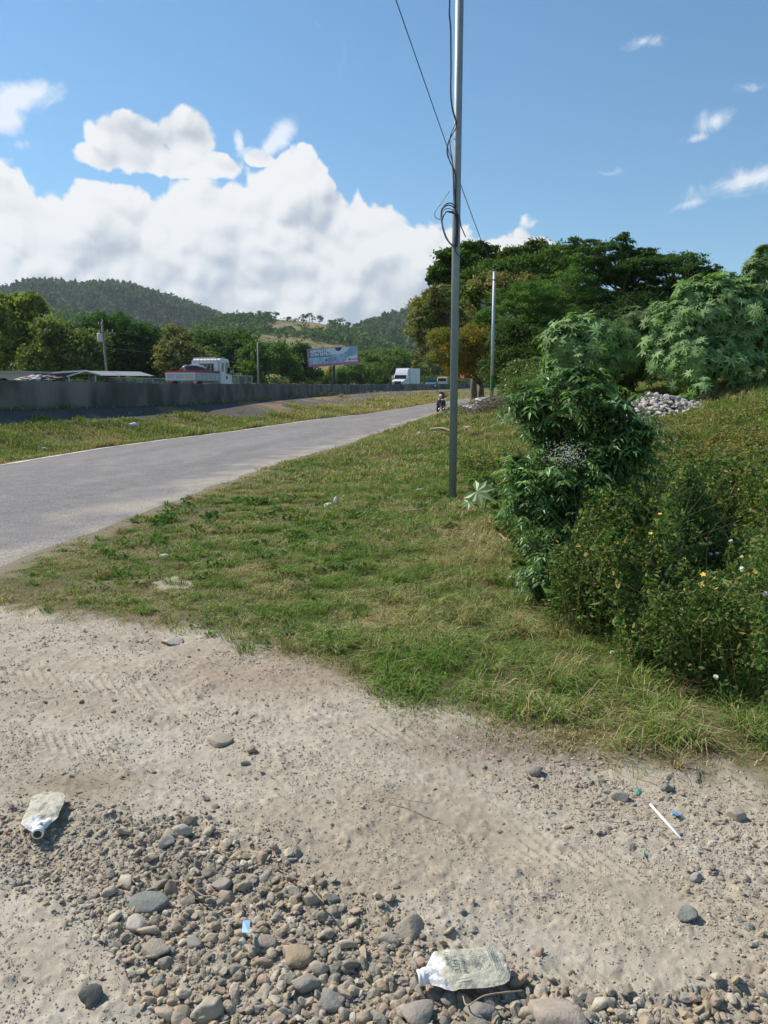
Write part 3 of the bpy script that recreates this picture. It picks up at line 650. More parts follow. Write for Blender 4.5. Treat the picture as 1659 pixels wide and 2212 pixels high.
tag(np_mesh('low_weeds', VV, [np.stack([b0, b0 + 1, b0 + 2, b0 + 3], -1)], M_grass, colr=np.repeat(np.array([(.07, .15, .03), (.11, .2, .045), (.06, .12, .03)])[rng.integers(0, 3, m)][ti] * rng.uniform(.8, 1.3, (n, 1)), 4, 0)), kind='stuff')
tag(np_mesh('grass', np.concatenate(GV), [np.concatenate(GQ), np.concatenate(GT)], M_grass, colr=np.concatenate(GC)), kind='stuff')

# ---------------------------------------------------------------- leaves and trees
def leafquads(P, ln, wd, nrm, c, fold=.0):
    """rhombic leaves of length ln, lying across the direction nrm"""
    n = len(P); r = rng.normal(size=(n, 3)); u = np.cross(nrm, r); u /= np.linalg.norm(u, axis=1)[:, None] + 1e-9; v = np.cross(nrm, u); v /= np.linalg.norm(v, axis=1)[:, None] + 1e-9
    L = np.asarray(ln)[:, None] * .5; Wd = np.asarray(wd)[:, None] * .5
    V = np.stack([P - u * L, P + v * Wd - nrm * L * fold, P + u * L - nrm * L * fold * .6, P - v * Wd - nrm * L * fold], 1).reshape(-1, 3); b0 = np.arange(n) * 4
    return V, np.stack([b0, b0 + 1, b0 + 2, b0 + 3], -1), np.repeat(c, 4, 0)
def rdir(n, upb=.0):
    d = rng.normal(size=(n, 3)); d[:, 2] += upb; return d / np.linalg.norm(d, axis=1)[:, None]
def lumps(ells, dens, flat=.55, spread=.30, shell=.5):
    """centres and radii of leaf clumps that fill the ellipsoids"""
    out = []
    for (cx, cy, cz, rx, ry, rz) in ells:
        vol = (rx * ry * rz) ** (1 / 3); n = max(8, int(dens * 2.6))
        d = rdir(n, .25); k = shell + (1 - shell) * rng.random(n) ** .6; k = np.where(rng.random(n) < .15, k * .5, k)
        c = np.array([cx, cy, cz]) + d * np.array([rx, ry, rz]) * k[:, None] * .92
        s = vol * spread * 1.35 * rng.uniform(.5, 1.3, n); out.append(np.column_stack([c, s, s * flat]))
    return np.concatenate(out)
def crown(name, parent, ells, dens, nleaf, leaf, pal, m=None, flat=.55, spread=.30, shell=.5, up=.6, wd=.5, var=.3, droop=0):
    Lm = lumps(ells, dens, flat, spread, shell); wgt = Lm[:, 3] ** 2; idx = rng.choice(len(Lm), nleaf, p=wgt / wgt.sum())
    d = rdir(nleaf); k = rng.random(nleaf) ** .45 * np.where(rng.random(nleaf) < .18, 1.7, 1.0); s = Lm[idx]
    P = s[:, :3] + d * k[:, None] * np.stack([s[:, 3], s[:, 3], s[:, 4]], -1)
    P[:, 2] -= droop * (d[:, 0] ** 2 + d[:, 1] ** 2) * k * s[:, 3]
    pal = np.asarray(pal); cl = pal[rng.integers(0, len(pal), len(Lm))]; c = cl[idx] * .6 + pal[rng.integers(0, len(pal), nleaf)] * .4
    c = c * rng.uniform(1 - var, 1 + var, (nleaf, 1)); sz = leaf * rng.uniform(.6, 1.3, nleaf)
    nr_ = rdir(nleaf, up) * .7 + d * .3; nr_ /= np.linalg.norm(nr_, axis=1)[:, None]
    V, Q, C = leafquads(P, sz, sz * wd, nr_, np.clip(c * np.array([1.95, 1.85, 1.55]), 0, .45))
    return np_mesh(name, V, [Q], m or M_leaf, parent=parent, colr=C), Lm
def limbs(parent, base, Lm, r0, fork, n=40, m=None, lean=(0, 0)):
    """tapered trunk with forking limbs that reach into the leaf clumps"""
    b_ = MB(); base = Vector(base); f0 = base + Vector((lean[0], lean[1], fork)); mid = base.lerp(f0, .5) + Vector((random.uniform(-.1, .1) * fork * .4, 0, 0))
    b_.tube([base - Vector((0, 0, .3)), base + Vector((0, 0, .1 * fork)), mid, f0], [r0 * 1.5, r0 * 1.05, r0 * .85, r0 * .75], 9)
    top = Lm[:, :3].mean(0); idx = list(range(len(Lm))); random.shuffle(idx)
    mains = []
    for i in idx[:6]:
        t = Vector(Lm[i, :3]); e = f0.lerp(t, .6); q = f0.lerp(e, .5) + Vector((random.uniform(-1, 1), random.uniform(-1, 1), .6)) * (e - f0).length * .12
        b_.tube([f0 - Vector((0, 0, r0)), q, e], [r0 * .55, r0 * .4, r0 * .26], 7); mains.append((q, e))
    for i in idx[6:6 + n]:
        t = Vector(Lm[i, :3]); q, e = min(mains, key=lambda k_: (k_[1] - t).length); s_ = q.lerp(e, random.uniform(.3, 1))
        m_ = s_.lerp(t, .5) + Vector((random.uniform(-1, 1), random.uniform(-1, 1), random.uniform(-.2, 1))) * (t - s_).length * .1
        b_.tube([s_, m_, t], [r0 * .22, r0 * .15, r0 * .06], 5)
    return b_.build('trunk', m or M_bark, parent, smooth=True)
def E(x, y, Yd, rx, ry, dep=1.0):
    """ellipsoid by its place and half size in the view, Yd metres off"""
    c = A(x, y, Yd); k = Yd / FD; return (c[0], c[1], c[2], rx * k * 1.12, rx * k * dep, ry * k * 1.12)
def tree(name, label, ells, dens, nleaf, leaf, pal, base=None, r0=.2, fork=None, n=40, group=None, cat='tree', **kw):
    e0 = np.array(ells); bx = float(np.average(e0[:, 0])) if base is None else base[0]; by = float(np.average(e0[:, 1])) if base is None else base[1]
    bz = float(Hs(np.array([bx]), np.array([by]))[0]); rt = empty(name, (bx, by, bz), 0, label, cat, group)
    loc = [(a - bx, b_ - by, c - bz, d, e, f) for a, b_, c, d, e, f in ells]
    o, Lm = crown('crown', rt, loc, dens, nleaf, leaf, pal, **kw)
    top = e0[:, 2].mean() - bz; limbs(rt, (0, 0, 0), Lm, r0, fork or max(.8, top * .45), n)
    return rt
DK = [(.028, .060, .016), (.042, .082, .021), (.058, .102, .026), (.034, .066, .022)]
MD = [(.050, .095, .025), (.070, .125, .032), (.040, .080, .024), (.085, .14, .035)]
YL = [(.12, .16, .035), (.10, .14, .035), (.16, .18, .045), (.07, .11, .03)]
OL = [(.085, .10, .040), (.11, .115, .050), (.065, .085, .035), (.14, .13, .065)]
# trees on the right bank
tree('tree', 'dark green tree with a knobbly crown right behind the thick near pole', [E(1000, 562, 52, 52, 30), E(958, 600, 52, 32, 24), E(1052, 552, 52, 26, 22), E(1040, 600, 53, 50, 36), E(985, 630, 52, 40, 26), E(940, 592, 51, 16, 14), E(1030, 535, 52, 18, 12)], 12, 21000, .30, DK, base=(6.5, 52.5), r0=.25, spread=.22, n=30)
tree('tree', 'tree with olive brown leaves and pale flower tufts hanging down left of the near pole', [E(925, 672, 44, 45, 36), E(950, 640, 44, 36, 26), E(905, 700, 43, 28, 34), E(980, 690, 45, 50, 44), E(912, 748, 43, 14, 26), E(1080, 618, 46, 60, 28), E(1140, 610, 47, 44, 26), E(898, 782, 43, 8, 16)], 16, 27000, .17, [(.10, .10, .045), (.13, .12, .055), (.08, .10, .04), (.20, .19, .11), (.07, .10, .03)], base=(5.2, 45), r0=.22, spread=.24, droop=.5, var=.4)
tree('tree', 'olive crown peeking over the middle of the tree line right of the far pole', [E(1110, 556, 50, 34, 20), E(1155, 548, 50, 34, 22), E(1190, 556, 50, 22, 20), E(1140, 590, 51, 60, 26)], 14, 15000, .24, [(.05, .075, .025), (.075, .095, .035), (.04, .06, .02)], base=(9.7, 51), r0=.22, spread=.26)
tree('tree', 'mid green tree filling the gap between the knobbly crown and the spreading tree', [E(1060, 610, 48, 60, 40), E(1130, 600, 48, 60, 44), E(1210, 575, 47, 50, 40), E(1180, 630, 47, 60, 40), E(1000, 650, 48, 40, 40)], 24, 26000, .2, [(.045, .085, .024), (.06, .105, .03), (.035, .07, .02)], base=(9, 48.5), r0=.2, spread=.26)
tree('tree', 'feathery tree with rusty orange and yellow green foliage behind the far pole', [E(985, 750, 38, 52, 40), E(1035, 735, 38, 42, 38), E(1000, 790, 38, 46, 28), E(950, 735, 38, 24, 22), E(1070, 780, 38, 36, 34)], 18, 24000, .13, [(.13, .12, .025), (.16, .11, .028), (.09, .12, .03), (.19, .13, .035), (.07, .11, .03)], base=(4.9, 39.5), r0=.16, spread=.25, up=.9, wd=.32)
tree('tree', 'bright mid green feathery tree in the middle of the right hand trees', [E(1160, 640, 33, 64, 36), E(1110, 690, 33, 58, 42), E(1200, 700, 33, 70, 48), E(1085, 650, 34, 34, 26), E(1240, 620, 34, 50, 44), E(1050, 690, 33, 26, 22), E(1140, 750, 33, 60, 40), E(1255, 570, 34, 30, 22)], 22, 46000, .115, [(.045, .095, .028), (.06, .12, .033), (.035, .075, .022), (.08, .14, .036)], base=(6.8, 34), r0=.17, spread=.23, up=1.2, flat=.35, wd=.35)
tree('tree', 'big dark spreading tree with flat feathery branches against the sky at the right', [E(1270, 548, 35, 62, 24), E(1340, 528, 35, 26, 18), E(1330, 580, 35, 90, 44), E(1420, 600, 35, 90, 42), E(1470, 565, 35, 52, 20), E(1385, 555, 35, 40, 20), E(1520, 588, 35, 42, 16), E(1550, 605, 35, 40, 20), E(1300, 640, 36, 90, 50), E(1450, 650, 36, 100, 42), E(1240, 520, 35, 16, 8), E(1350, 508, 35, 10, 8)], 24, 78000, .13, [(.026, .056, .016), (.038, .076, .021), (.05, .096, .026), (.03, .062, .022)], base=(11, 36), r0=.3, spread=.20, up=1.3, flat=.28, wd=.38, n=80)
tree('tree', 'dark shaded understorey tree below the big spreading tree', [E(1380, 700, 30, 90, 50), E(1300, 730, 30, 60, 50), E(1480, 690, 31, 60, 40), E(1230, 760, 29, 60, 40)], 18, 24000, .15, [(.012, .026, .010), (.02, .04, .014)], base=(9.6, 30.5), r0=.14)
tree('shrub', 'bushy shrub dotted with small white flowers beside the far pole', [E(1122, 812, 27, 44, 32), E(1155, 845, 25, 60, 40), E(1098, 840, 27, 22, 22), E(1190, 800, 26, 48, 34), E(1112, 878, 24, 32, 22)], 26, 26000, .085, [(.05, .085, .022), (.075, .12, .03), (.035, .06, .018), (.11, .15, .05)], base=(4.6, 26), r0=.05, spread=.24, cat='shrub', fork=.5, m=M_gloss)
tree('shrub', 'dense dark green bushes filling the foot of the bank below the spreading tree', [E(1090, 800, 30, 50, 44), E(1150, 790, 30, 60, 50), E(1230, 800, 28, 60, 50), E(1310, 800, 27, 60, 46), E(1390, 790, 26, 60, 50), E(1440, 750, 27, 50, 50), E(1130, 740, 31, 60, 50)], 20, 36000, .12, [(.03, .055, .018), (.045, .08, .022), (.03, .05, .02)], base=(7, 28), r0=.05, cat='shrub', fork=.4)
tree('tree', 'dark tree closing the view behind the castor thicket at the right edge', [E(1560, 660, 30, 90, 50), E(1640, 650, 30, 60, 60), E(1500, 720, 30, 60, 50)], 18, 20000, .16, DK, base=(13.8, 30.5), r0=.16)
# trees beyond the highway
gB = 'trees beyond the highway'
tree('tree', 'sunlit yellow green tree at the left edge of the view', [E(40, 668, 85, 46, 34), E(10, 700, 85, 55, 46), E(75, 670, 85, 24, 28), E(60, 730, 86, 40, 46), E(20, 770, 85, 50, 40), E(-20, 660, 85, 40, 30)], 16, 18000, .52, YL, base=(-42, 86), r0=.42, fork=5, spread=.26, group=gB)
tree('tree', 'olive bushy tree between the yellow green tree and the dark dome', [E(120, 730, 80, 46, 36), E(160, 770, 80, 60, 46), E(90, 780, 80, 40, 40), E(200, 750, 82, 36, 34)], 16, 15000, .42, [(.06, .085, .03), (.09, .11, .04), (.05, .07, .028), (.12, .15, .045)], r0=.25, group=gB)
tree('tree', 'broad dome shaped very dark green tree behind the transformer pole', [E(240, 715, 96, 66, 38), E(195, 735, 96, 46, 36), E(295, 740, 96, 62, 44), E(250, 780, 97, 100, 44), E(335, 780, 97, 36, 38)], 26, 26000, .42, [(.022, .052, .013), (.03, .075, .016), (.018, .04, .012)], r0=.4, spread=.22, group=gB)
tree('tree', 'pale olive tree directly behind the white flatbed truck', [E(385, 735, 92, 32, 32), E(400, 780, 90, 50, 36), E(370, 770, 90, 30, 40)], 18, 13000, .40, OL, r0=.25, group=gB)
tree('tree', 'dark wide tree to the right of the flatbed truck', [E(450, 755, 102, 46, 36), E(500, 748, 102, 46, 30), E(470, 790, 102, 70, 36), E(540, 760, 100, 30, 40)], 20, 18000, .42, DK, r0=.3, group=gB)
tree('tree', 'mid green tree behind the slim street light by the wall', [E(560, 775, 98, 36, 34), E(600, 780, 104, 40, 34), E(540, 805, 95, 30, 24)], 16, 13000, .38, MD, r0=.2, group=gB)
tree('tree', 'dark narrow tree at the left edge of the billboard', [E(625, 780, 118, 36, 34), E(650, 768, 118, 20, 24), E(655, 808, 118, 34, 22)], 16, 12000, .42, DK, r0=.2, group=gB)
tree('shrub', 'low bright green bush under the billboard', [E(745, 812, 140, 34, 18), E(780, 805, 140, 26, 20), E(700, 818, 132, 24, 14)], 16, 9000, .38, MD, r0=.1, group=gB, cat='shrub')
tree('tree', 'dark rounded tree right of the billboard', [E(805, 795, 150, 26, 28), E(815, 815, 150, 26, 18)], 16, 8000, .5, DK, r0=.2, group=gB)
tree('tree', 'light green tree above the white box truck', [E(845, 785, 135, 40, 28), E(800, 780, 160, 34, 22), E(870, 800, 135, 34, 28), E(890, 780, 140, 20, 18)], 16, 13000, .42, [(.07, .11, .03), (.09, .13, .04), (.05, .085, .025)], r0=.22, group=gB)
tree('tree', 'pale green round tree right of the box truck', [E(935, 800, 170, 28, 24), E(960, 805, 170, 26, 20), E(912, 808, 165, 16, 18)], 14, 9000, .5, [(.10, .13, .05), (.085, .12, .04)], r0=.2, group=gB)
tree('tree', 'distant dark hedge like tree behind the red roofed house', [E(1010, 795, 205, 50, 20), E(1060, 800, 205, 40, 20), E(1100, 805, 200, 50, 20)], 14, 8000, .6, DK, r0=.2, group=gB)
tree('shrub', 'small banana like plant with yellow leaves left of the billboard post', [E(708, 806, 124, 7, 7), E(714, 800, 124, 6, 8)], 6, 260, .7, [(.30, .24, .05), (.22, .22, .05)], r0=.05, group=gB, cat='plant', wd=.22)
# understorey that closes the gap below the crowns
xs_ = []
for i in range(30):
    xs_.append(E(20 + i * 37, 826, 100 + 2.2 * i, 26, 13))
o, _ = crown('roadside_thicket', None, xs_, 14, 26000, .40, [(.03, .055, .018), (.05, .085, .03), (.07, .09, .035)]); tag(o, kind='stuff')

# ---------------------------------------------------------------- hills
def hill(name, crest, D0, D1, cols, seed, rough_, hc, y_foot=838, m=None):
    """ridge whose skyline follows crest (in view units), from D0 metres off to its top D1 metres off"""
    xs = np.linspace(crest[0][0], crest[-1][0], 150); cy = np.interp(xs, [c[0] for c in crest], [c[1] for c in crest])
    nrow = 46; V = []; C = []
    for j in range(nrow):
        t = j / 33.0
        if t <= 1: Dj = D0 + (D1 - D0) * t
        else: Dj = D1 + (D1 - D0) * (t - 1) * 1.6
        top = np.array([A(x_, y_, D1)[2] for x_, y_ in zip(xs, cy)]); xx = np.array([A(x_, 838, Dj)[0] for x_ in xs])
        prof = (t ** .85 if t <= 1 else 1 - (t - 1) ** 1.2 * 1.3); base = 1.0
        rg = (fbm(xx, xx * 0 + Dj, hc, 4, seed) - .5) * rough_ * (math.sin(math.pi * min(t, 1)) + .05)
        V.append(np.stack([xx, xx * 0 + Dj, base + (top - base) * prof + rg * top - (8 if j == 0 else 0)], -1))
    V = np.array(V); I = np.arange(V.shape[0] * V.shape[1]).reshape(V.shape[:2]); f = cols(V)
    o = np_mesh(name, V.reshape(-1, 3), [np.stack([I[:-1, :-1], I[:-1, 1:], I[1:, 1:], I[1:, :-1]], -1).reshape(-1, 4)], m or mat('hill_soil', attr=True, rough=.95, spec=.05, var=.25, vscale=.05), colr=f.reshape(-1, 3), smooth=True)
    tag(o, kind='structure'); return V, f
def onhill(V, n, w=None):
    nr, nc = V.shape[:2]; a = rng.uniform(0, 34, n); b_ = rng.uniform(0, nc - 1.01, n); i = a.astype(int); j = b_.astype(int); fa = (a - i)[:, None]; fb = (b_ - j)[:, None]
    return (V[i, j] * (1 - fa) + V[i + 1, j] * fa) * (1 - fb) + (V[i, j + 1] * (1 - fa) + V[i + 1, j + 1] * fa) * fb, a / 33
def woods(name, P, h, w_, pal, per=16, leaf=.4, cone=False):
    n = len(P); ix = np.repeat(np.arange(n), per); d = rdir(n * per, .2); k = rng.random(n * per) ** .4
    q = P[ix] + 0; zz = (d[:, 2] * k * .5 + .55); taper = np.clip(1.25 - zz, .15, 1) if cone else 1.0
    q[:, 0] += d[:, 0] * k * w_[ix] * taper; q[:, 1] += d[:, 1] * k * w_[ix] * taper; q[:, 2] += zz * h[ix]
    pal = np.asarray(pal); c = pal[rng.integers(0, len(pal), n)][ix] * rng.uniform(1.5, 2.4, (n * per, 1)) * (.75 + .6 * fbm(P[:, 0], P[:, 1] * .3, 60, 3, 95))[ix][:, None]; s = h[ix] * leaf * rng.uniform(.6, 1.2, n * per)
    V, Q, C = leafquads(q, s, s * .8, rdir(n * per, .5), c); return tag(np_mesh(name, V, [Q], M_far, colr=C), kind='stuff')
def c_far(V): 
    a = fbm(V[..., 0], V[..., 1], 120, 4, 91); return mixc(np.zeros(V.shape) + np.array([.035, .055, .022]), (.12, .12, .06), sst(a, .5, .7))
def c_mid(V):
    a = fbm(V[..., 0], V[..., 1] * .6 + V[..., 2] * 2, 60, 4, 92); c = mixc(np.zeros(V.shape) + np.array([.21, .18, .085]), (.09, .12, .04), sst(a, .48, .62)); b_ = fbm(V[..., 0], V[..., 2] * 3, 22, 3, 93)
    return mixc(c, (.25, .17, .11), sst(b_, .58, .7))
def c_near(V):
    a = fbm(V[..., 0], V[..., 1], 30, 3, 94); return mixc(np.zeros(V.shape) + np.array([.06, .09, .03]), (.12, .13, .05), sst(a, .45, .65))
Vh, _ = hill('far_hill', [(-420, 700), (-200, 655), (-60, 640), (30, 632), (60, 622), (100, 617), (145, 618), (190, 623), (250, 619), (300, 628), (335, 640), (380, 653), (420, 668), (450, 680), (480, 692), (540, 720), (620, 760), (760, 800)], 700, 1400, c_far, 3, .55, 190)
P, t = onhill(Vh, 9000); P2_, _ = onhill(Vh, 2200); crest = Vh[33][rng.integers(0, 149, 420)] + rng.normal(0, 3, (420, 3)) * np.array([1, 1, .2])
P = np.concatenate([P, crest]); n = len(P); woods('pine_forest', P - np.array([0, 0, 1.0]), rng.uniform(8, 16, n), rng.uniform(3, 5.5, n), [(.020, .042, .020), (.03, .055, .026), (.045, .065, .03), (.06, .07, .035)], 14, .42, True)
Vh, _ = hill('near_hillside', [(-300, 690), (0, 690), (100, 676), (150, 682), (210, 692), (300, 712), (380, 745), (520, 800)], 260, 480, c_near, 5, .15, 60)
P, t = onhill(Vh, 3200); n = len(P); woods('hillside_scrub', P, rng.uniform(3, 5.5, n), rng.uniform(2.2, 3.6, n), [(.05, .085, .03), (.07, .10, .04), (.04, .065, .025)], 14, .45)
Vh, fc_ = hill('grassy_hill', [(300, 770), (380, 722), (430, 704), (470, 690), (510, 683), (560, 685), (590, 690), (640, 693), (680, 697), (720, 704), (760, 712), (800, 722), (860, 748), (930, 785), (1000, 810)], 330, 760, c_mid, 7, .30, 90)
P, t = onhill(Vh, 6000); k = (fbm(P[:, 0], P[:, 1] * .6 + P[:, 2] * 2, 60, 4, 92) > .54) & (t < .90) | (rng.random(len(P)) < .05); P = P[k]; n = len(P)
woods('hillside_bushes', P, rng.uniform(3, 7.5, n), rng.uniform(2, 4.5, n), [(.028, .052, .02), (.04, .07, .026), (.055, .08, .03)], 15, .42)
Vh2, _ = hill('wooded_hill', [(650, 790), (720, 745), (770, 716), (800, 704), (830, 694), (865, 686), (890, 676), (930, 664), (1000, 650), (1200, 640), (1500, 650), (1900, 700)], 520, 1050, c_far, 9, .4, 130)
P, t = onhill(Vh2, 7000); crest2 = Vh2[33][rng.integers(0, 60, 160)]; P = np.concatenate([P, crest2]); n = len(P)
woods('hillside_woodland', P, rng.uniform(6, 12, n), rng.uniform(3, 5.5, n), [(.026, .048, .022), (.04, .065, .03), (.06, .08, .035)], 13, .42)
# lone trees on the bald skyline
gs = 'lone trees on the bald hill crest'
for i, (x_, s_) in enumerate([(595, 1.0), (622, .5), (655, .9), (668, 1.1), (690, 1.0), (712, .7), (735, 1.2), (752, .9), (770, 1.0), (560, .5)]):
    yy = np.interp(x_, [510, 560, 590, 640, 680, 720, 760, 800], [683, 685, 690, 693, 697, 704, 712, 722]); p = A(x_, yy + 2, 757); r_ = empty('tree', p, 0, 'tiny lone tree silhouetted on the bald crest of the golden hill', 'tree', gs)
    h = 6.5 * s_; crown('crown', r_, [(0, 0, h, 3.4 * s_, 3 * s_, 2.0 * s_), (2.4 * s_, 0, h * .9, 2.2, 2, 1.4)], 8, 260, 1.3, DK, m=M_far); MB().tube([(0, 0, -1.5), (.3, 0, h * .6), (0, 0, h)], [.45, .3, .15], 5).build('trunk', M_bark, r_)

# ---------------------------------------------------------------- castor plants
def starleaves(P, nrm, L, c, lobes=7, NT_=.36):
    n = len(P); r = rng.normal(size=(n, 3)); r[:, 2] -= .8; u = r - nrm * (r * nrm).sum(1)[:, None]; u /= np.linalg.norm(u, axis=1)[:, None] + 1e-9; v = np.cross(nrm, u)
    rim = []; m = 2 * lobes + 1
    for i in range(m):
        a = R(-150 + 300 * i / (m - 1)); tip = i % 2 == 1; rad = (1 - .38 * abs(a) / math.pi) if tip else NT_; dr = -.15 if tip else -.03
        rim.append(P + (u * math.cos(a) + v * math.sin(a)) * (L * rad)[:, None] + nrm * (L * dr * rad)[:, None])
    V = np.stack([P] + rim, 1).reshape(-1, 3); b0 = np.arange(n) * (m + 1)
    T = np.concatenate([np.stack([b0, b0 + i + 1, b0 + i + 2], -1) for i in range(m - 1)])
    return V, T, np.repeat(c, m + 1, 0)
CPAL = np.array([(.22, .33, .13), (.17, .28, .10), (.27, .38, .17), (.12, .22, .07), (.18, .30, .085)])
def castor(label, ells, n, L, base, dark=1.15, dens=60, fork=.5):
    bx, by = base; bz = float(Hs(np.array([bx]), np.array([by]))[0]); rt = empty('castor_plant', (bx, by, bz), 0, label, 'shrub', 'castor plants on the bank')
    loc = [(a - bx, b_ - by, c - bz, d, e, f) for a, b_, c, d, e, f in ells]; n = int(n * 1.3); Lm = lumps(loc, dens / 3, .8, .26, .72); Lm[:, :3] += rng.normal(0, .09, (len(Lm), 3)); idx = rng.integers(0, len(Lm), n); d = rdir(n, .3); s = Lm[idx]
    P = s[:, :3] + d * (rng.random(n) ** .35 * np.where(rng.random(n) < .2, 1.7, 1.05))[:, None] * np.stack([s[:, 3], s[:, 3], s[:, 4]], -1)
    cen = np.array([[q[0], q[1], q[2]] for q in loc]); rr = np.array([[q[3], q[4], q[5]] for q in loc]); j = np.argmin((((P[:, None] - cen[None]) / rr[None]) ** 2).sum(-1), 1)
    out = (P - cen[j]) / rr[j]; out /= np.linalg.norm(out, axis=1)[:, None] + 1e-9; nr_ = out * .8 + rdir(n) * .45 + np.array([-.15, -.1, .55]); nr_ /= np.linalg.norm(nr_, axis=1)[:, None]
    cl = CPAL[rng.integers(0, 5, len(Lm))][idx] * .5 + CPAL[rng.integers(0, 5, n)] * .5; cl = cl * rng.uniform(.7, 1.2, (n, 1)) * dark
    n = len(P); V, T, C = starleaves(P, nr_, L * 1.2 * rng.uniform(.38, 1.35, n), cl); np_mesh('foliage', V, [T], M_star, parent=rt, colr=C)
    limbs(rt, (0, 0, 0), Lm, .045, fork, 50, mat('castor_stem', (.20, .17, .10), .7)); return rt
castor('pale star leaved castor plant left of centre above the near shrub', [E(1240, 740, 19, 52, 40), E(1290, 735, 19, 50, 44), E(1215, 770, 19, 34, 34), E(1330, 760, 19, 40, 44), E(1260, 800, 19, 60, 36)], 2600, .17, (4.9, 19.2))
castor('darker castor plant between the pale one and the big castor thicket', [E(1370, 720, 20, 42, 38), E(1400, 770, 20, 50, 50), E(1340, 800, 20, 46, 40), E(1420, 700, 20.5, 30, 30)], 2400, .15, (6.5, 20.3), dark=.62)
castor('largest light green castor thicket on the bank crest at the right', [E(1470, 720, 18, 60, 56), E(1530, 680, 18, 60, 60), E(1590, 700, 18, 60, 70), E(1500, 780, 17.6, 66, 42), E(1580, 780, 17.8, 60, 44), E(1440, 770, 17.8, 34, 40), E(1560, 640, 18.2, 40, 34), E(1510, 640, 18.2, 30, 24)], 5200, .165, (7.4, 18.3), dens=70)
castor('tall castor plant with seed spikes cut by the right edge of the view', [E(1650, 640, 18.5, 40, 50), E(1640, 590, 18.5, 24, 34), E(1660, 740, 18, 44, 60), E(1655, 560, 18.6, 16, 18)], 1700, .15, (8.9, 18.8), dark=.9)
castor('young castor seedling sprouting on the grass below the big thicket', [E(1520, 840, 16.6, 26, 10), E(1480, 862, 16.4, 18, 8)], 46, .15, (6.9, 16.5), dens=8, fork=.1)

# ---------------------------------------------------------------- near shrub with feather leaves
def compound(P, dr, L, c, pairs=4):
    """drooping compound leaves with paired narrow leaflets"""
    n = len(P); up = np.array([0, 0, 1.0]); side = np.cross(dr, up); side /= np.linalg.norm(side, axis=1)[:, None] + 1e-9; Vs = []; Qs = []; Cs = []; off = 0
    def at(t): return P + dr * (L * t)[:, None] + np.array([0, 0, -1.0]) * (L * .42 * t * t)[:, None]
    ts = list(np.linspace(.28, .88, pairs)); 
    for t in ts + ['end']:
        for sg in ((-1, 1) if t != 'end' else (0,)):
            q = at(np.full(n, t if t != 'end' else .96)); k = .62 if t != 'end' else .2
            d = side * sg * .85 + dr * (.55 if sg else 1) + rng.normal(0, .13, (n, 3)); d[:, 2] -= .45 + .25 * rng.random(n); d /= np.linalg.norm(d, axis=1)[:, None]
            ll = L * .42 * rng.uniform(.8, 1.15, n); w_ = np.cross(d, up + rng.normal(0, .3, (n, 3))); w_ /= np.linalg.norm(w_, axis=1)[:, None]; w_ = w_ * (ll * .135)[:, None]; m = q + d * (ll * .38)[:, None]; e = q + d * ll[:, None]; e[:, 2] -= ll * .14
            f = np.zeros((n, 3)); f[:, 2] = ll * .045
            V = np.stack([q, m + w_ + f, e, m - w_ + f, m], 1).reshape(-1, 3); b0 = off + np.arange(n) * 5
            Vs.append(V); Qs += [np.stack([b0, b0 + 4, b0 + 2, b0 + 1], -1)[:, [0, 1, 2, 3]], np.stack([b0, b0 + 3, b0 + 2, b0 + 4], -1)]; off += n * 5; Cs.append(np.repeat(c * rng.uniform(.8, 1.2, (n, 1)), 5, 0))
    a, b_, e = at(np.zeros(n)), at(np.full(n, .5)), at(np.full(n, .95)); wv_ = side * .0018
    V = np.stack([a - wv_, a + wv_, b_ + wv_, b_ - wv_, e + wv_ * .5, e - wv_ * .5], 1).reshape(-1, 3); b0 = off + np.arange(n) * 6; Vs.append(V); Qs += [np.stack([b0, b0 + 1, b0 + 2, b0 + 3], -1), np.stack([b0 + 3, b0 + 2, b0 + 4, b0 + 5], -1)]; Cs.append(np.repeat(c * .8, 6, 0))
    return np.concatenate(Vs), np.concatenate(Qs), np.concatenate(Cs)
SP = np.array([(.055, .115, .032), (.075, .145, .04), (.095, .175, .05), (.045, .09, .03), (.065, .13, .045)])
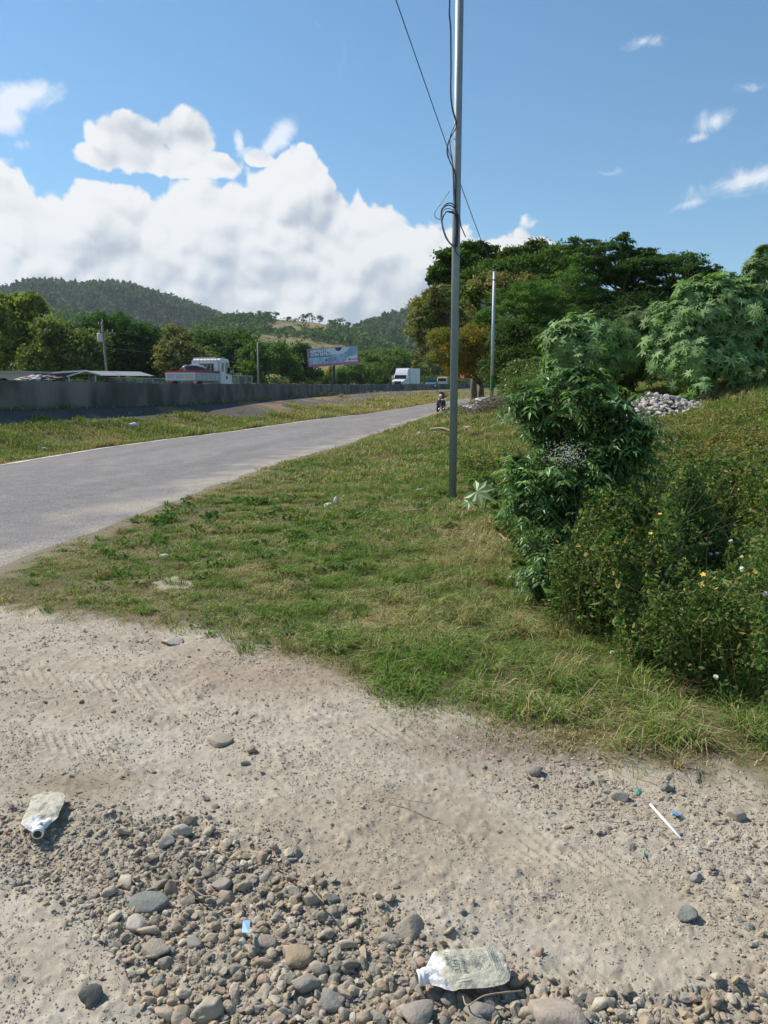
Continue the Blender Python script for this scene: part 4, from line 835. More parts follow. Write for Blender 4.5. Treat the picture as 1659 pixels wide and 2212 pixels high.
def fshrub(label, ells, n, L, base, stems, inner=5000):
    bx, by = base; bz = float(gz(np.array([bx]), np.array([by]))[0]); rt = empty('leafy_shrub', (bx, by, bz), 0, label, 'shrub', 'feather leaved shrubs right of the pole')
    loc = [(a - bx, b_ - by, c - bz, d, e, f) for a, b_, c, d, e, f in ells]; rr = np.array(loc); pw = rr[:, 3] * rr[:, 5]; j = rng.choice(len(rr), n, p=pw / pw.sum())
    d = rdir(n, .25); k = .4 + .78 * rng.random(n) ** .8; P = rr[j, :3] + d * k[:, None] * rr[j, 3:]
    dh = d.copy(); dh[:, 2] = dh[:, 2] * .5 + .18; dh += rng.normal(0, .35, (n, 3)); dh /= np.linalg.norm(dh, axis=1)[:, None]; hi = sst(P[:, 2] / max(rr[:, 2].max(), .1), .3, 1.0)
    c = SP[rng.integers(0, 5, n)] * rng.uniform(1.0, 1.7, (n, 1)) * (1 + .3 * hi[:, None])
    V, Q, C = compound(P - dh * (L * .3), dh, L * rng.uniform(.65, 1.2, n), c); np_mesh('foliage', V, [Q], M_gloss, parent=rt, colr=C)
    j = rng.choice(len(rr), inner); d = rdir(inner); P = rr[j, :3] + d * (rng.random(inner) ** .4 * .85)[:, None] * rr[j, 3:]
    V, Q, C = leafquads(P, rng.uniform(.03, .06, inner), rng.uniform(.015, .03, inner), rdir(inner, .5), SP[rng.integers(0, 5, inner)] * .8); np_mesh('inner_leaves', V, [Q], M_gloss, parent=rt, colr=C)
    b_ = MB()
    for i in range(stems):
        t = rr[i % len(rr), :3] + rng.normal(0, .3, 3) * rr[i % len(rr), 3:]; s0 = np.array([rng.normal(0, .06), rng.normal(0, .06), -.05]); m = (s0 + t) / 2 + rng.normal(0, .04, 3)
        b_.tube([s0, m, t], [.011, .008, .003], 6)
    b_.build('stem', mat('green_stem', (.12, .11, .05), .7), rt, smooth=True); return rt
Hn = 5.9
sA = fshrub('tallest feather leaved shrub with a dark shaded middle, right of the pole', [E(1240, 850, 5.9, 80, 46), E(1150, 880, 5.9, 50, 42), E(1200, 935, 5.9, 70, 40), E(1320, 905, 5.8, 60, 46), E(1255, 980, 5.9, 90, 50), E(1370, 940, 5.7, 44, 34), E(1260, 810, 5.9, 40, 24), E(1330, 990, 5.8, 60, 50), E(1260, 1050, 5.9, 70, 60), E(1260, 1150, 5.9, 60, 60)], 640, .19, (1.52, 5.95), 16, 9000)
sB = fshrub('middle feather leaved shrub with glossy drooping leaves and a pale flower cluster', [E(1180, 1050, 5.6, 66, 56), E(1240, 1040, 5.5, 60, 60), E(1150, 1090, 5.6, 44, 44), E(1220, 1120, 5.5, 70, 46), E(1290, 1090, 5.5, 40, 44), E(1120, 1020, 5.7, 24, 40)], 560, .155, (1.28, 5.6), 12, 5200)
sC = fshrub('lowest feather leaved shrub above the dark hollow at the foot of the bank', [E(1200, 1210, 5.3, 60, 44), E(1250, 1230, 5.2, 60, 44), E(1180, 1260, 5.3, 44, 34), E(1270, 1280, 5.2, 50, 44), E(1230, 1180, 5.3, 40, 26)], 360, .135, (1.27, 5.25), 9, 3600)
fl_ = MB(); P = []
o_, V_ = None, []
cc_ = A(1222, 985, 5.25); cc_ = np.array(cc_) - np.array(sB.location); n = 380; d = rng.normal(size=(n, 3)) * np.array([.07, .04, .045]); d[:, 0] += rng.choice([-.05, 0, .05], n)
V, Q, C = leafquads(cc_ + d, rng.uniform(.008, .014, n), rng.uniform(.006, .01, n), rdir(n, .6), np.tile([.62, .58, .68], (n, 1)) * rng.uniform(.7, 1.1, (n, 1))); tag(np_mesh('flower_cluster', V, [Q], M_leaf, parent=sB, colr=C), kind='stuff')

# seedling with one big pale palmate leaf by the pole foot
p0 = A(1045, 1085, 9.3); zb = float(gz(np.array([p0[0]]), np.array([9.3]))[0]); rt = empty('castor_seedling', (p0[0], 9.3, zb), 0, 'castor seedling with one big pale lobed leaf right beside the pole foot', 'plant')
P = np.array([A(1030, 1062, 9.2), A(1062, 1052, 9.3), A(1088, 1060, 9.4), A(1012, 1085, 9.15), A(1100, 1078, 9.3)]) - np.array([p0[0], 9.3, zb])
nn = np.array([(-.25, -.75, .62), (.3, -.2, .9), (.4, -.3, .85), (-.3, -.5, .8), (.2, -.3, .9)]); nn = nn / np.linalg.norm(nn, axis=1)[:, None]
V, T, C = starleaves(P, nn, np.array([.25, .15, .14, .13, .14]), NT_=.46, c=np.array([(.33, .42, .20), (.12, .22, .06), (.10, .2, .05), (.16, .26, .08), (.10, .19, .05)])); np_mesh('foliage', V, [T], M_gloss, parent=rt, colr=C)
b_ = MB(); [b_.tube([(0, 0, -.05), (p[0] * .4, p[1] * .4, p[2] * .7), tuple(p)], [.012, .009, .005], 6) for p in P]; b_.build('stem', mat('seedling_stem', (.14, .17, .06), .6), rt)

# ---------------------------------------------------------------- tangled weeds
def hweed(x, y, X_, Y_): return (.16 + .42 * sst(X_, 1080, 1300) * sst(Y_, 1000, 1250)) * (.15 + 1.35 * sst(fbm(x, y, .38, 3, 103), .25, .75)) * (.7 + .6 * fbm(x, y, .12, 2, 107)) * (.5 + .5 * sst(1560 - Y_ + (X_ - 1250) * .35, -20, 120))
wp_ = [(1045, 1085), (1090, 1150), (1120, 1270), (1180, 1350), (1290, 1425), (1420, 1490), (1560, 1560), (1760, 1660), (1760, 870), (1560, 880), (1420, 915), (1330, 925), (1150, 930), (1060, 905), (990, 950), (985, 1010), (1010, 1050)]
x, y = cand(2600000, .8, 9.5, 3.2, 14.5); X_, Y_ = proj(np.stack([x, y, Hs(x, y)], -1)); k = inpoly(X_ + (fbm(x, y, .3, 2, 101) - .5) * 70, Y_ + (fbm(x, y, .25, 2, 102) - .5) * 50, wp_) & (rng.random(len(x)) < np.clip(22 / y ** 2, .10, 1)); x, y, X_, Y_ = x[k], y[k], X_[k], Y_[k]
rear = sst(-Y_, -1080, -960)                                               # the thin brown patch behind
hw = hweed(x, y, X_, Y_)
u = rng.random(len(x)) ** .55; z = Hs(x, y) + hw * u; gap = fbm(x * 1.0 + z * .7, y + z, .16, 2, 104); k = gap > .36; x, y, z, u, rear, X_, Y_, hw = [q[k] for q in (x, y, z, u, rear, X_, Y_, hw)]
n = len(x); WP = np.array([(.045, .085, .02), (.06, .11, .028), (.08, .135, .035), (.035, .065, .018), (.10, .15, .05)]); WB = np.array([(.15, .14, .05), (.20, .16, .07), (.10, .12, .04), (.26, .21, .08)])
patch = sst(fbm(x, y, .5, 3, 105), .45, .62); c = np.where((rng.random(n) < .18 + .5 * rear + .2 * patch * rear)[:, None], WB[rng.integers(0, 4, n)], WP[rng.integers(0, 5, n)]) * rng.uniform(.6, 1.5, (n, 1)) * 1.5
sz = (.024 + .026 * rng.random(n)) * np.clip(y / 5.5, .8, 1.7) * np.where(rng.random(n) < .03, 2.2, 1) * (1 - .35 * rear)
V, Q, C = leafquads(np.stack([x, y, z], -1), sz, sz * rng.uniform(.35, .6, n), rdir(n, .9), c, .25)
tag(np_mesh('weeds', V, [Q], M_leaf, colr=C), kind='stuff'); print('weeds', n)
k = rng.random(n) < .012; xs, ys_ = x[k], y[k]; m = len(xs); hb = hw[k] * rng.uniform(.8, 1.6, m) + .05; cb = np.where((rng.random(m) < .5)[:, None], np.array([.30, .24, .13]), np.array([.10, .13, .05])) * rng.uniform(.6, 1.2, (m, 1))
V, Q, T, C = blades(np.stack([xs, ys_, Hs(xs, ys_)], -1), hb, rng.uniform(.003, .006, m) * np.clip(ys_ / 6, .8, 1.6), rng.uniform(0, 6.3, m), rng.uniform(.2, 1.1, m), cb)
tag(np_mesh('weed_stalks', V, [Q, T], M_grass, colr=C), kind='stuff')
# yellow flowers and white seed heads among the weeds
M_yel = mat('yellow_petals', (.75, .50, .06), .6); M_wht = mat('white_floss', (.62, .60, .52), .9); M_gst = mat('thin_stem', (.12, .16, .05), .7)
def flower():
    rt = empty('yellow_flower'); b_ = MB()
    for i in range(5):
        a = 2 * math.pi * i / 5; c_, s_ = math.cos(a), math.sin(a); r0 = .013
        b_.add([(0, 0, 0), (c_ * r0 * .7 - s_ * r0 * .45, s_ * r0 * .7 + c_ * r0 * .45, .003), (c_ * r0 * 1.3, s_ * r0 * 1.3, .001), (c_ * r0 * .7 + s_ * r0 * .45, s_ * r0 * .7 - c_ * r0 * .45, .003)], [(0, 1, 2, 3)])
    b_.build('petals', M_yel, rt); MB().tube([(0, 0, 0), (.01, 0, -.06), (.0, 0, -.15)], .0015, 4).build('stem', M_gst, rt); return rt
fy = [(870, 752, 1)]; SRC = (1700, 1500, 1348 / 1659.0)
pt = [(873, 748), (996, 744), (1022, 732), (1086, 759), (953, 806), (1097, 802), (867, 886), (962, 874), (989, 879), (1250, 880), (1342, 960), (1366, 552), (1517, 543), (984, 527), (1029, 592), (1131, 664), (908, 512), (1370, 489), (1549, 950), (1595, 947), (511, 788), (628, 798), (1290, 160), (1380, 205), (1175, 205), (1340, 160), (1420, 265), (1150, 280), (1260, 250), (1480, 330), (1590, 160), (1540, 260)]
f0 = flower(); first = True
def dup(rt):
    r_ = rt.copy(); col.objects.link(r_)
    for ch in rt.children:
        c_ = ch.copy(); col.objects.link(c_); c_.parent = r_
        for g_ in ch.children: e_ = g_.copy(); col.objects.link(e_); e_.parent = c_
    return r_
def wsurf(xd_, yd_, add=.0):
    """where the sight line first meets the top of the weeds"""
    for Yd in np.arange(3.4, 15, .04):
        p = A(xd_, yd_, Yd); q = np.array([p[0]]), np.array([p[1]]); zz = Hs(*q); Xg, Yg = proj(np.array([[p[0], p[1], zz[0]]]))
        h_ = float(hweed(q[0], q[1], Xg, Yg)[0]) if inpoly(Xg, Yg, wp_)[0] else 0.02
        if p[2] < zz[0] + h_ + add: return p
    return A(xd_, yd_, 12)
for i, (a, b2) in enumerate(pt):
    xd_, yd_ = (1700 + a * SRC[2]) / 1.8372, (1500 + b2 * SRC[2]) / 1.8372; p = wsurf(xd_, yd_, .05)
    o = f0 if i == 0 else dup(f0); o.location = p; s_ = random.uniform(.6, 1.0) * (1 if b2 > 400 else 1.2); o.scale = (s_,) * 3; o.rotation_euler = (random.uniform(.3, .9), random.uniform(-.4, .3), random.uniform(0, 6))
    tag(o, 'small yellow flower among the tangled weeds on the right', 'flower', 'yellow flowers scattered over the weeds')
def puff():
    rt = empty('seed_head'); v, f = ico(2); v = v * (1 + .25 * rng.normal(size=(len(v), 1))) * .011; np_mesh('floss', v, [f], M_wht, parent=rt); MB().tube([(0, 0, 0), (.01, 0, -.08), (.0, 0, -.2)], .0014, 4).build('stem', M_gst, rt); return rt
g0 = puff()
for i, (a, b2) in enumerate([(1377, 805), (1411, 858), (1479, 797), (1532, 933), (1406, 1460), (898, 1340), (1038, 1312), (1378, 860), (1645, 1055), (214, 884)]):
    xd_, yd_ = (1700 + a * SRC[2]) / 1.8372, (1500 + b2 * SRC[2]) / 1.8372; o = g0 if i == 0 else dup(g0); o.location = wsurf(xd_, yd_, .05); o.rotation_euler = (.3, .2, i); tag(o, 'round white seed head on a thin stem in the weeds', 'seed head', 'white seed heads in the weeds')

# ---------------------------------------------------------------- poles and cables
M_galv = mat('galvanised_steel', (.25, .30, .32), .5, metal=.25, var=.12, vscale=5, fine=.12, fscale=120, bump=.12, bscale=60)
M_blk = mat('black_cable_sheath', (.018, .018, .03), .35); M_gry = mat('grey_cable_sheath', (.33, .33, .36), .4)
M_rub = mat('black_rubber', (.02, .02, .02), .8); M_wp = mat('white_paint', (.72, .73, .74), .35, coat=.3, var=.06, vscale=3); M_dgl = mat('dark_glass', (.01, .012, .016), .08, spec=.7)
M_drk = mat('dark_steel', (.035, .035, .04), .5); M_chr = mat('bare_metal', (.5, .5, .5), .3, metal=.9)
pb = A(977, 1092, 10.6); pz = float(Hs(np.array([pb[0]]), np.array([10.6]))[0])
def polepart(rt, h, r, m, name='shaft'): return MB().tube([(0, 0, -.3), (0, 0, h * .5), (0, 0, h)], [r, r * 1.0, r], 24).build(name, m, rt, smooth=True)
pole = empty('utility_pole', (pb[0], 10.6, pz), 0, 'tall thick galvanised steel pole standing in the weeds near the centre', 'pole', None); polepart(pole, 7.6, .053, M_galv)
MB().lathe([(.0, 0), (.055, 0), (.05, .03), (0, .045)], (0, 0, 7.6)).build('cap', M_galv, pole)
for sx, sz in ((-.025, 3.05), (.012, 1.33), (-.02, 1.31), (-.03, 1.36)): MB().lathe([(0, -.058), (.006, -.058), (.005, -.052), (0, -.05)], (sx, 0, sz), 8, 'y').build('rivet', M_chr, pole)
def z8(x, y): return ((1500 + x / 2.0117) / 1.8372, y / 2.0117 / 1.8372)
def z7(x, y): return ((1700 + x / 7.375) / 1.8372, (750 + y / 7.375) / 1.8372)
def smoothpts(P, n=6):
    P = [Vector(p) for p in P]; out = []
    for i in range(len(P) - 1):
        p0, p1, p2, p3 = P[max(i - 1, 0)], P[i], P[i + 1], P[min(i + 2, len(P) - 1)]
        for k in range(n):
            t = k / n; out.append(.5 * ((2 * p1) + (p2 - p0) * t + (2 * p0 - 5 * p1 + 4 * p2 - p3) * t * t + (3 * p1 - p0 - 3 * p2 + p3) * t ** 3))
    return out + [P[-1]]
YB = 10.6 - .075
def cable(name, pts, r, m, parent=None, Y0=YB, dy=None):
    P = [A(*q, Y0 + (dy[i] if dy else 0)) for i, q in enumerate(pts)]; off = Vector(parent.location) if parent else Vector((0, 0, 0))
    return MB().tube([p - off for p in smoothpts(P)], r, 7).build(name, m, parent, smooth=True)
cb = empty('cable_bundle', (pb[0] - .06, YB, pz + 3.5), 0, 'bundle of black and grey cables running down the near pole into a loose coil', 'cables')
top = [z8(575, -180), z8(573, 0), z8(570, 110), z8(580, 220), z8(582, 400), z8(583, 560), z8(581, 720), z8(590, 840), z8(612, 930)]
cable('cable', top + [z8(628, 1000), z8(600, 1060), z8(565, 1130), z8(555, 1210), z8(575, 1290), z8(610, 1360), z8(622, 1450), z8(618, 1560), z8(620, 1650)], .0075, M_blk, cb)
cable('cable', [(a + .9, b_) for a, b_ in top] + [z8(640, 1000), z8(585, 1080), z8(553, 1160), z8(553, 1240), z8(590, 1320), z8(600, 1420), z8(602, 1560), z8(612, 1650)], .0075, M_gry, cb)
cable('cable', [(a - .6, b_ + 2) for a, b_ in top] + [z8(618, 985), z8(578, 1090), z8(578, 1180), z8(596, 1290), z8(606, 1400), z8(612, 1560), z8(626, 1650)], .006, M_blk, cb, YB - .012)
cable('cable', [z7(790, 0), z7(795, 300), z7(800, 560), z7(740, 460), z7(620, 410), z7(500, 460), z7(400, 580), z7(370, 760), z7(390, 960), z7(420, 1150), z7(500, 1400), z7(600, 1560), z7(720, 1690)], .0075, M_blk, cb)
cable('cable', [z7(830, 640), z7(720, 520), z7(580, 475), z7(470, 530), z7(400, 640), z7(385, 800), z7(405, 960), z7(440, 1160), z7(520, 1400), z7(620, 1570), z7(735, 1680)], .0075, M_blk, cb, YB - .02)
cable('cable', [z7(750, 650), z7(660, 590), z7(540, 570), z7(440, 640), z7(400, 760), z7(420, 1000), z7(460, 1200), z7(540, 1420), z7(640, 1580), z7(740, 1700)], .006, M_gry, cb, YB - .03)
cable('cable', [z7(800, 740), z7(700, 700), z7(560, 665), z7(490, 700), z7(430, 830), z7(400, 1000), z7(430, 1180), z7(500, 1380), z7(600, 1540), z7(735, 1660)], .0085, M_blk, cb, YB + .01)
cable('cable', [z7(760, 680), z7(620, 655), z7(520, 680), z7(440, 800)], .006, M_blk, cb, YB - .035)
cable('cable', [z7(625, 55), z7(520, 195), z7(400, 380), z7(280, 540), z7(200, 670), z7(190, 790), z7(250, 860), z7(330, 880), z7(390, 860), z7(430, 800)], .006, M_gry, cb, YB - .03)
cable('cable', [z7(790, 620), z7(850, 720), z7(920, 880), z7(950, 1050), z7(1000, 1200), z7(1060, 1330), z7(1090, 1405)], .007, M_blk, cb, YB - .03)
cable('cable', [z7(775, 700), z7(800, 850), z7(820, 1050), z7(810, 1300), z7(790, 1450), z7(775, 1600), z7(770, 1720), z7(820, 1860), z7(930, 1980), z7(1060, 2060)], .0065, M_blk, cb, YB - .02, [0] * 7 + [0, -.02, .06, .2])
for q in range(4): cable('cable', [z7(800 + q * 14, 700 + q * 20), z7(840 + q * 12, 900), z7(850 + q * 8, 1100 - q * 20), z7(830 + q * 10, 1400), z7(790 + q * 16, 1700)], .0065, M_blk, cb, YB - .015 - .004 * q)
fp = A(1062, 862, 28); fz = float(Hs(np.array([fp[0]]), np.array([28.]))[0]); ft = A(1053, 586, 28)
pole2 = empty('utility_pole', (fp[0], 28, fz), 0, 'thinner looking pale steel pole further off beside the road bend', 'pole'); MB().tube([(0, 0, -.3), (0, 0, ft[2] - fz)], [.062, .052], 16).build('shaft', mat('weathered_steel', (.42, .44, .44), .6, metal=.3, var=.35, vscale=2), pole2, smooth=True)
MB().lathe([(.065, .35), (.065, .85)], n=16).build('paint_band', mat('green_paint', (.05, .17, .05), .6), pole2)
MB().tube([(-.08, -.06, ft[2] - fz - .3), (.08, -.06, ft[2] - fz - .3)], .02, 6).build('bracket', M_drk, pole2)
s0, s1 = Vector(A(838, -50, 7.0)), Vector((fp[0], 28, ft[2] - .05)); pts = [s0.lerp(s1, t / 30) - Vector((0, 0, .10 * math.sin(math.pi * t / 30))) for t in range(31)]
tag(MB().tube(pts, [.0050 + .007 * (i / 30) for i in range(31)], 6).build('overhead_cable', M_blk, smooth=True), 'single dark cable slanting from the top of the view down to the far pole', 'cable')

# ---------------------------------------------------------------- motorbike
mp_ = A(951, 891, 42); zb = float(zroad(42)) + .03
mo = empty('motorcycle', (A(951, 891, 42)[0], 42, zb), 0, 'dark red and black motorcycle leaning on its stand at the road edge', 'motorcycle')
mo.rotation_euler = (0, R(-10), R(-90 + 14)); mo.rotation_euler = (R(-9), 0, R(-90 - 16))
def wheel(x, r=.30):
    w_ = MB().torus((x, 0, r), r - .04, .052, 'y', 32, 10).build('wheel', M_rub, mo, smooth=True)
    MB().torus((x, 0, r), r - .085, .014, 'y', 28, 6).build('rim', M_chr, w_); sp = MB()
    for i in range(10):
        a = i * math.pi / 5; sp.tube([(x, 0, r), (x + math.cos(a) * (r - .08), 0, r + math.sin(a) * (r - .08))], .007, 4)
    sp.lathe([(.035, -.05), (.035, .05)], (x, 0, r), 10, 'y').build('hub', M_drk, w_)
wheel(.64); wheel(-.62)
M_red = mat('maroon_paint', (.12, .012, .03), .25, coat=.6)
MB().tube([(.64, -.09, .3), (.46, -.09, .78)], .022, 8).tube([(.64, .09, .3), (.46, .09, .78)], .022, 8).build('fork', M_chr, mo, smooth=True)
f_ = MB(); f_.add([(.36 + .3 * math.cos(a) * 1.15, s_, .3 + .37 * math.sin(a)) for a in [R(q) for q in range(10, 120, 12)] for s_ in (-.06, .06)], [(2 * i, 2 * i + 1, 2 * i + 3, 2 * i + 2) for i in range(9)])
f_.v = [(x_ + .28, y_, z_) for x_, y_, z_ in f_.v]; f_.build('front_fender', M_red, mo)
tk = MB().lathe([(0, -.24), (.10, -.21), (.15, -.08), (.16, .06), (.12, .2), (0, .25)], (.16, 0, .84), 14, 'x').build('fuel_tank', M_red, mo, smooth=True)
MB().prism([(-.62, .80), (-.05, .74), (0, .82), (-.3, .86), (-.66, .92)], -.11, .11).build('seat', M_rub, mo, bevel=.02)
MB().box(-.18, .22, -.13, .13, .30, .62).tube([(.1, -.13, .5), (.1, .13, .5)], .09, 10).build('engine', M_drk, mo, bevel=.02)
MB().tube([(.40, 0, .8), (.15, 0, .66), (-.3, 0, .72), (-.62, 0, .84)], .025, 6).tube([(.38, 0, .72), (.2, 0, .3), (-.25, 0, .3), (-.62, 0, .32)], .022, 6).build('frame', M_drk, mo)
hb_ = MB().tube([(.30, -.38, 1.0), (.38, -.2, 1.04), (.42, 0, .96), (.38, .2, 1.04), (.30, .38, 1.0)], .015, 8).build('handlebar', M_drk, mo, smooth=True)
MB().lathe([(0, -.06), (.07, -.05), (.09, .02), (.085, .05), (0, .06)], (.52, 0, .86), 14, 'x').build('headlight', mat('lamp_glass', (.7, .7, .72), .15), mo, smooth=True)
MB().box(.40, .5, -.12, .12, .9, 1.06).build('headlight_cowl', M_red, mo, bevel=.03)
M_mir = mat('mirror_glass', (.25, .42, .75), .1, metal=.4)  # blue reflection painted into the glass colour
for s_ in (-1, 1):
    a_ = MB().tube([(.34, s_ * .26, 1.03), (.36, s_ * .34, 1.2), (.36, s_ * .40, 1.28)], .009, 6).lathe([(0, -.012), (.06, -.01), (.065, .01), (0, .014)], (.36, s_ * .42, 1.32), 12, 'x').build('mirror', M_drk, mo)
    MB().lathe([(0, .016), (.05, .016), (.05, .019), (0, .02)], (.36, s_ * .42, 1.32), 12, 'x').build('mirror_glass', M_mir, a_)
    MB().tube([(-.02, s_ * .1, .34), (-.02, s_ * .32, .35)], .018, 6).build('footpeg', M_rub, mo); MB().tube([(-.34, s_ * .1, .40), (-.34, s_ * .26, .42)], .015, 6).build('footpeg', M_rub, mo)
    MB().tube([(.34, s_ * .16, .9), (.34, s_ * .25, .9)], [.012, .03], 8).build('turn_signal', mat('amber_lens', (.6, .2, .03), .3), mo)
MB().tube([(-.05, -.12, .3), (.02, -.36, -.05)], .014, 6).build('kickstand', M_drk, mo); MB().tube([(.2, -.12, .4), (-.1, -.17, .22), (-.7, -.19, .3)], [.02, .03, .045], 8).build('exhaust', M_chr, mo, smooth=True)
MB().box(-.72, -.62, -.08, .08, .78, .84).build('tail_light', mat('red_lens', (.5, .02, .02), .3), mo)

# ---------------------------------------------------------------- flatbed truck with its load
tp_ = A(422, 838, 48.0); hz = 1.19
tr = empty('flatbed_truck', (tp_[0], 48.0, hz), R(90 - 14), 'white cab over flatbed truck with red rails driving away behind the wall', 'truck')
# local +x forward, y left
M_wbed = mat('white_bed_paint', (.50, .51, .50), .5, var=.12, vscale=4); M_rail = mat('red_board', (.50, .035, .05), .55, var=.2, vscale=6)
cx0, cx1 = 1.55, 3.15
cab = MB().prism([(cx0, .62), (cx1, .62), (cx1 + .06, 1.15), (cx1 - .05, 1.42), (cx1 - .32, 2.12), (cx1 - .45, 2.22), (cx0 + .12, 2.24), (cx0, 2.14)], -.98, .98).build('cab', M_wp, tr, bevel=.06)
MB().box(cx0 - .012, cx0 - .004, -.52, .52, 1.45, 1.92).build('rear_window', M_dgl, tr, bevel=.0)
for s_ in (-1, 1):
    y_ = s_ * .99; q = MB(); P_ = [(cx0 + .72, 1.28), (cx1 - .08, 1.22), (cx1 - .34, 2.0), (cx0 + .72, 2.02)]; q.add([(a, y_ + s_ * .005, b_) for a, b_ in P_], [(0, 1, 2, 3)] if s_ < 0 else [(3, 2, 1, 0)]); q.build('side_window', M_dgl, tr)
    q = MB(); P_ = [(cx0 + .12, 1.42), (cx0 + .5, 1.42), (cx0 + .5, 1.98), (cx0 + .22, 1.98)]; q.add([(a, y_ + s_ * .005, b_) for a, b_ in P_], [(0, 1, 2, 3)] if s_ < 0 else [(3, 2, 1, 0)]); q.build('quarter_window', M_dgl, tr)
    MB().box(cx0 + .78, cx0 + .9, min(y_, y_ + s_ * .03), max(y_, y_ + s_ * .03), .95, 1.15).build('door_handle', M_drk, tr)
    MB().tube([(cx1 - .2, s_ * .98, 1.75), (cx1 + .05, s_ * 1.22, 1.7), (cx1 + .05, s_ * 1.22, 1.35)], .014, 5).box(cx1 + .0, cx1 + .08, min(s_ * 1.14, s_ * 1.32), max(s_ * 1.14, s_ * 1.32), 1.32, 1.68).build('mirror', M_drk, tr)
q = MB(); q.add([(cx1 - .03, -.86, 1.45), (cx1 - .03, .86, 1.45), (cx1 - .3, .84, 2.08), (cx1 - .3, -.84, 2.08)], [(0, 1, 2, 3)]); q.v = [(a + .045, b_, c_) for a, b_, c_ in q.v]; q.build('windscreen', M_dgl, tr)
MB().box(-1.75, 1.45, -.98, .98, .82, .92).build('bed_floor', M_wbed, tr)
MB().box(-1.80, -1.76, -1.0, 1.0, .84, 1.30).build('tailgate', M_wbed, tr, bevel=.01)
q = MB()
for a in (-.92, -.3, .3, .86): q.box(-1.83, -1.80, a, a + .06, .86, 1.28)
q.box(-1.83, -1.80, -1.0, 1.0, .86, .91).box(-1.83, -1.80, -1.0, 1.0, 1.23, 1.28); q.build('tailgate_rib', M_wp, tr)
for s_ in (-1, 1):
    q = MB().box(-1.76, 1.45, min(s_ * .98, s_ * 1.01), max(s_ * .98, s_ * 1.01), .84, 1.30)
    for k in range(6): q.box(-1.7 + k * .6, -1.64 + k * .6, min(s_ * 1.01, s_ * 1.035), max(s_ * 1.01, s_ * 1.035), .86, 1.28)
    q.build('side_panel', M_wbed, tr)
    MB().box(-1.74, .3, min(s_ * .96, s_ * .995), max(s_ * .96, s_ * .995), 1.30, 1.42).build('side_rail', M_rail, tr)
MB().box(-1.78, -1.75, -.97, .97, 1.30, 1.41).build('rear_rail', M_rail, tr); MB().box(.3, 1.42, -1.0, -.97, 1.30, 1.44).build('side_board', mat('brown_board', (.22, .12, .06), .8), tr)
q = MB().tube([(1.40, -.92, .9), (1.40, -.92, 2.02), (1.42, -.78, 2.24), (1.42, .78, 2.24), (1.40, .92, 2.02), (1.40, .92, .9)], .03, 6)
for k in range(6): a = -.62 + k * .248; q.tube([(1.41, a, 1.0), (1.41, a, 2.24)], .014, 5)
q.build('headache_rack', M_galv, tr)
for s_ in (-1, 1):
    for x_ in (-1.0, 2.4): w_ = MB().lathe([(0, -.12), (.22, -.12), (.38, -.10), (.4, 0), (.38, .10), (.22, .12), (0, .12)], (x_, s_ * .82, .4), 20, 'y').build('wheel', M_rub, tr, smooth=True)
    MB().box(-1.80, -1.77, min(s_ * .6, s_ * .85), max(s_ * .6, s_ * .85), .66, .76).build('tail_light', mat('red_lens', (.5, .02, .02), .3), tr)
MB().box(-1.7, 3.0, -.4, .4, .48, .64).box(-1.8, -1.74, -.9, .9, .6, .66).build('chassis', M_drk, tr)
v, f = ico(4); v = v.copy(); v *= (1 + .28 * (fbm(v[:, 0] * 1.2 + v[:, 2], v[:, 1] * 1.2 - v[:, 2], .5, 4, 201) - .5))[:, None]; v = v * np.array([1.25, .74, .40]); v[:, 2] += .13 * np.sin(v[:, 0] * 5 + v[:, 1] * 4); v[:, 2] = np.maximum(v[:, 2], -.2)
cA = np.where((fbm(v[:, 0], v[:, 1] + v[:, 2], .35, 2, 202) > .52)[:, None], np.array([.30, .34, .36]), np.array([.045, .05, .06]))
o = np_mesh('tarpaulin', v, [f], mat('tarp', attr=True, rough=.45), colr=cA, smooth=True); o.location = (tp_[0] + .03, 48.15, hz + 1.34); o.rotation_euler = (0, R(4), R(76)); tag(o, 'crumpled grey and black tarpaulin heaped on the bed of the flatbed truck', 'tarpaulin')

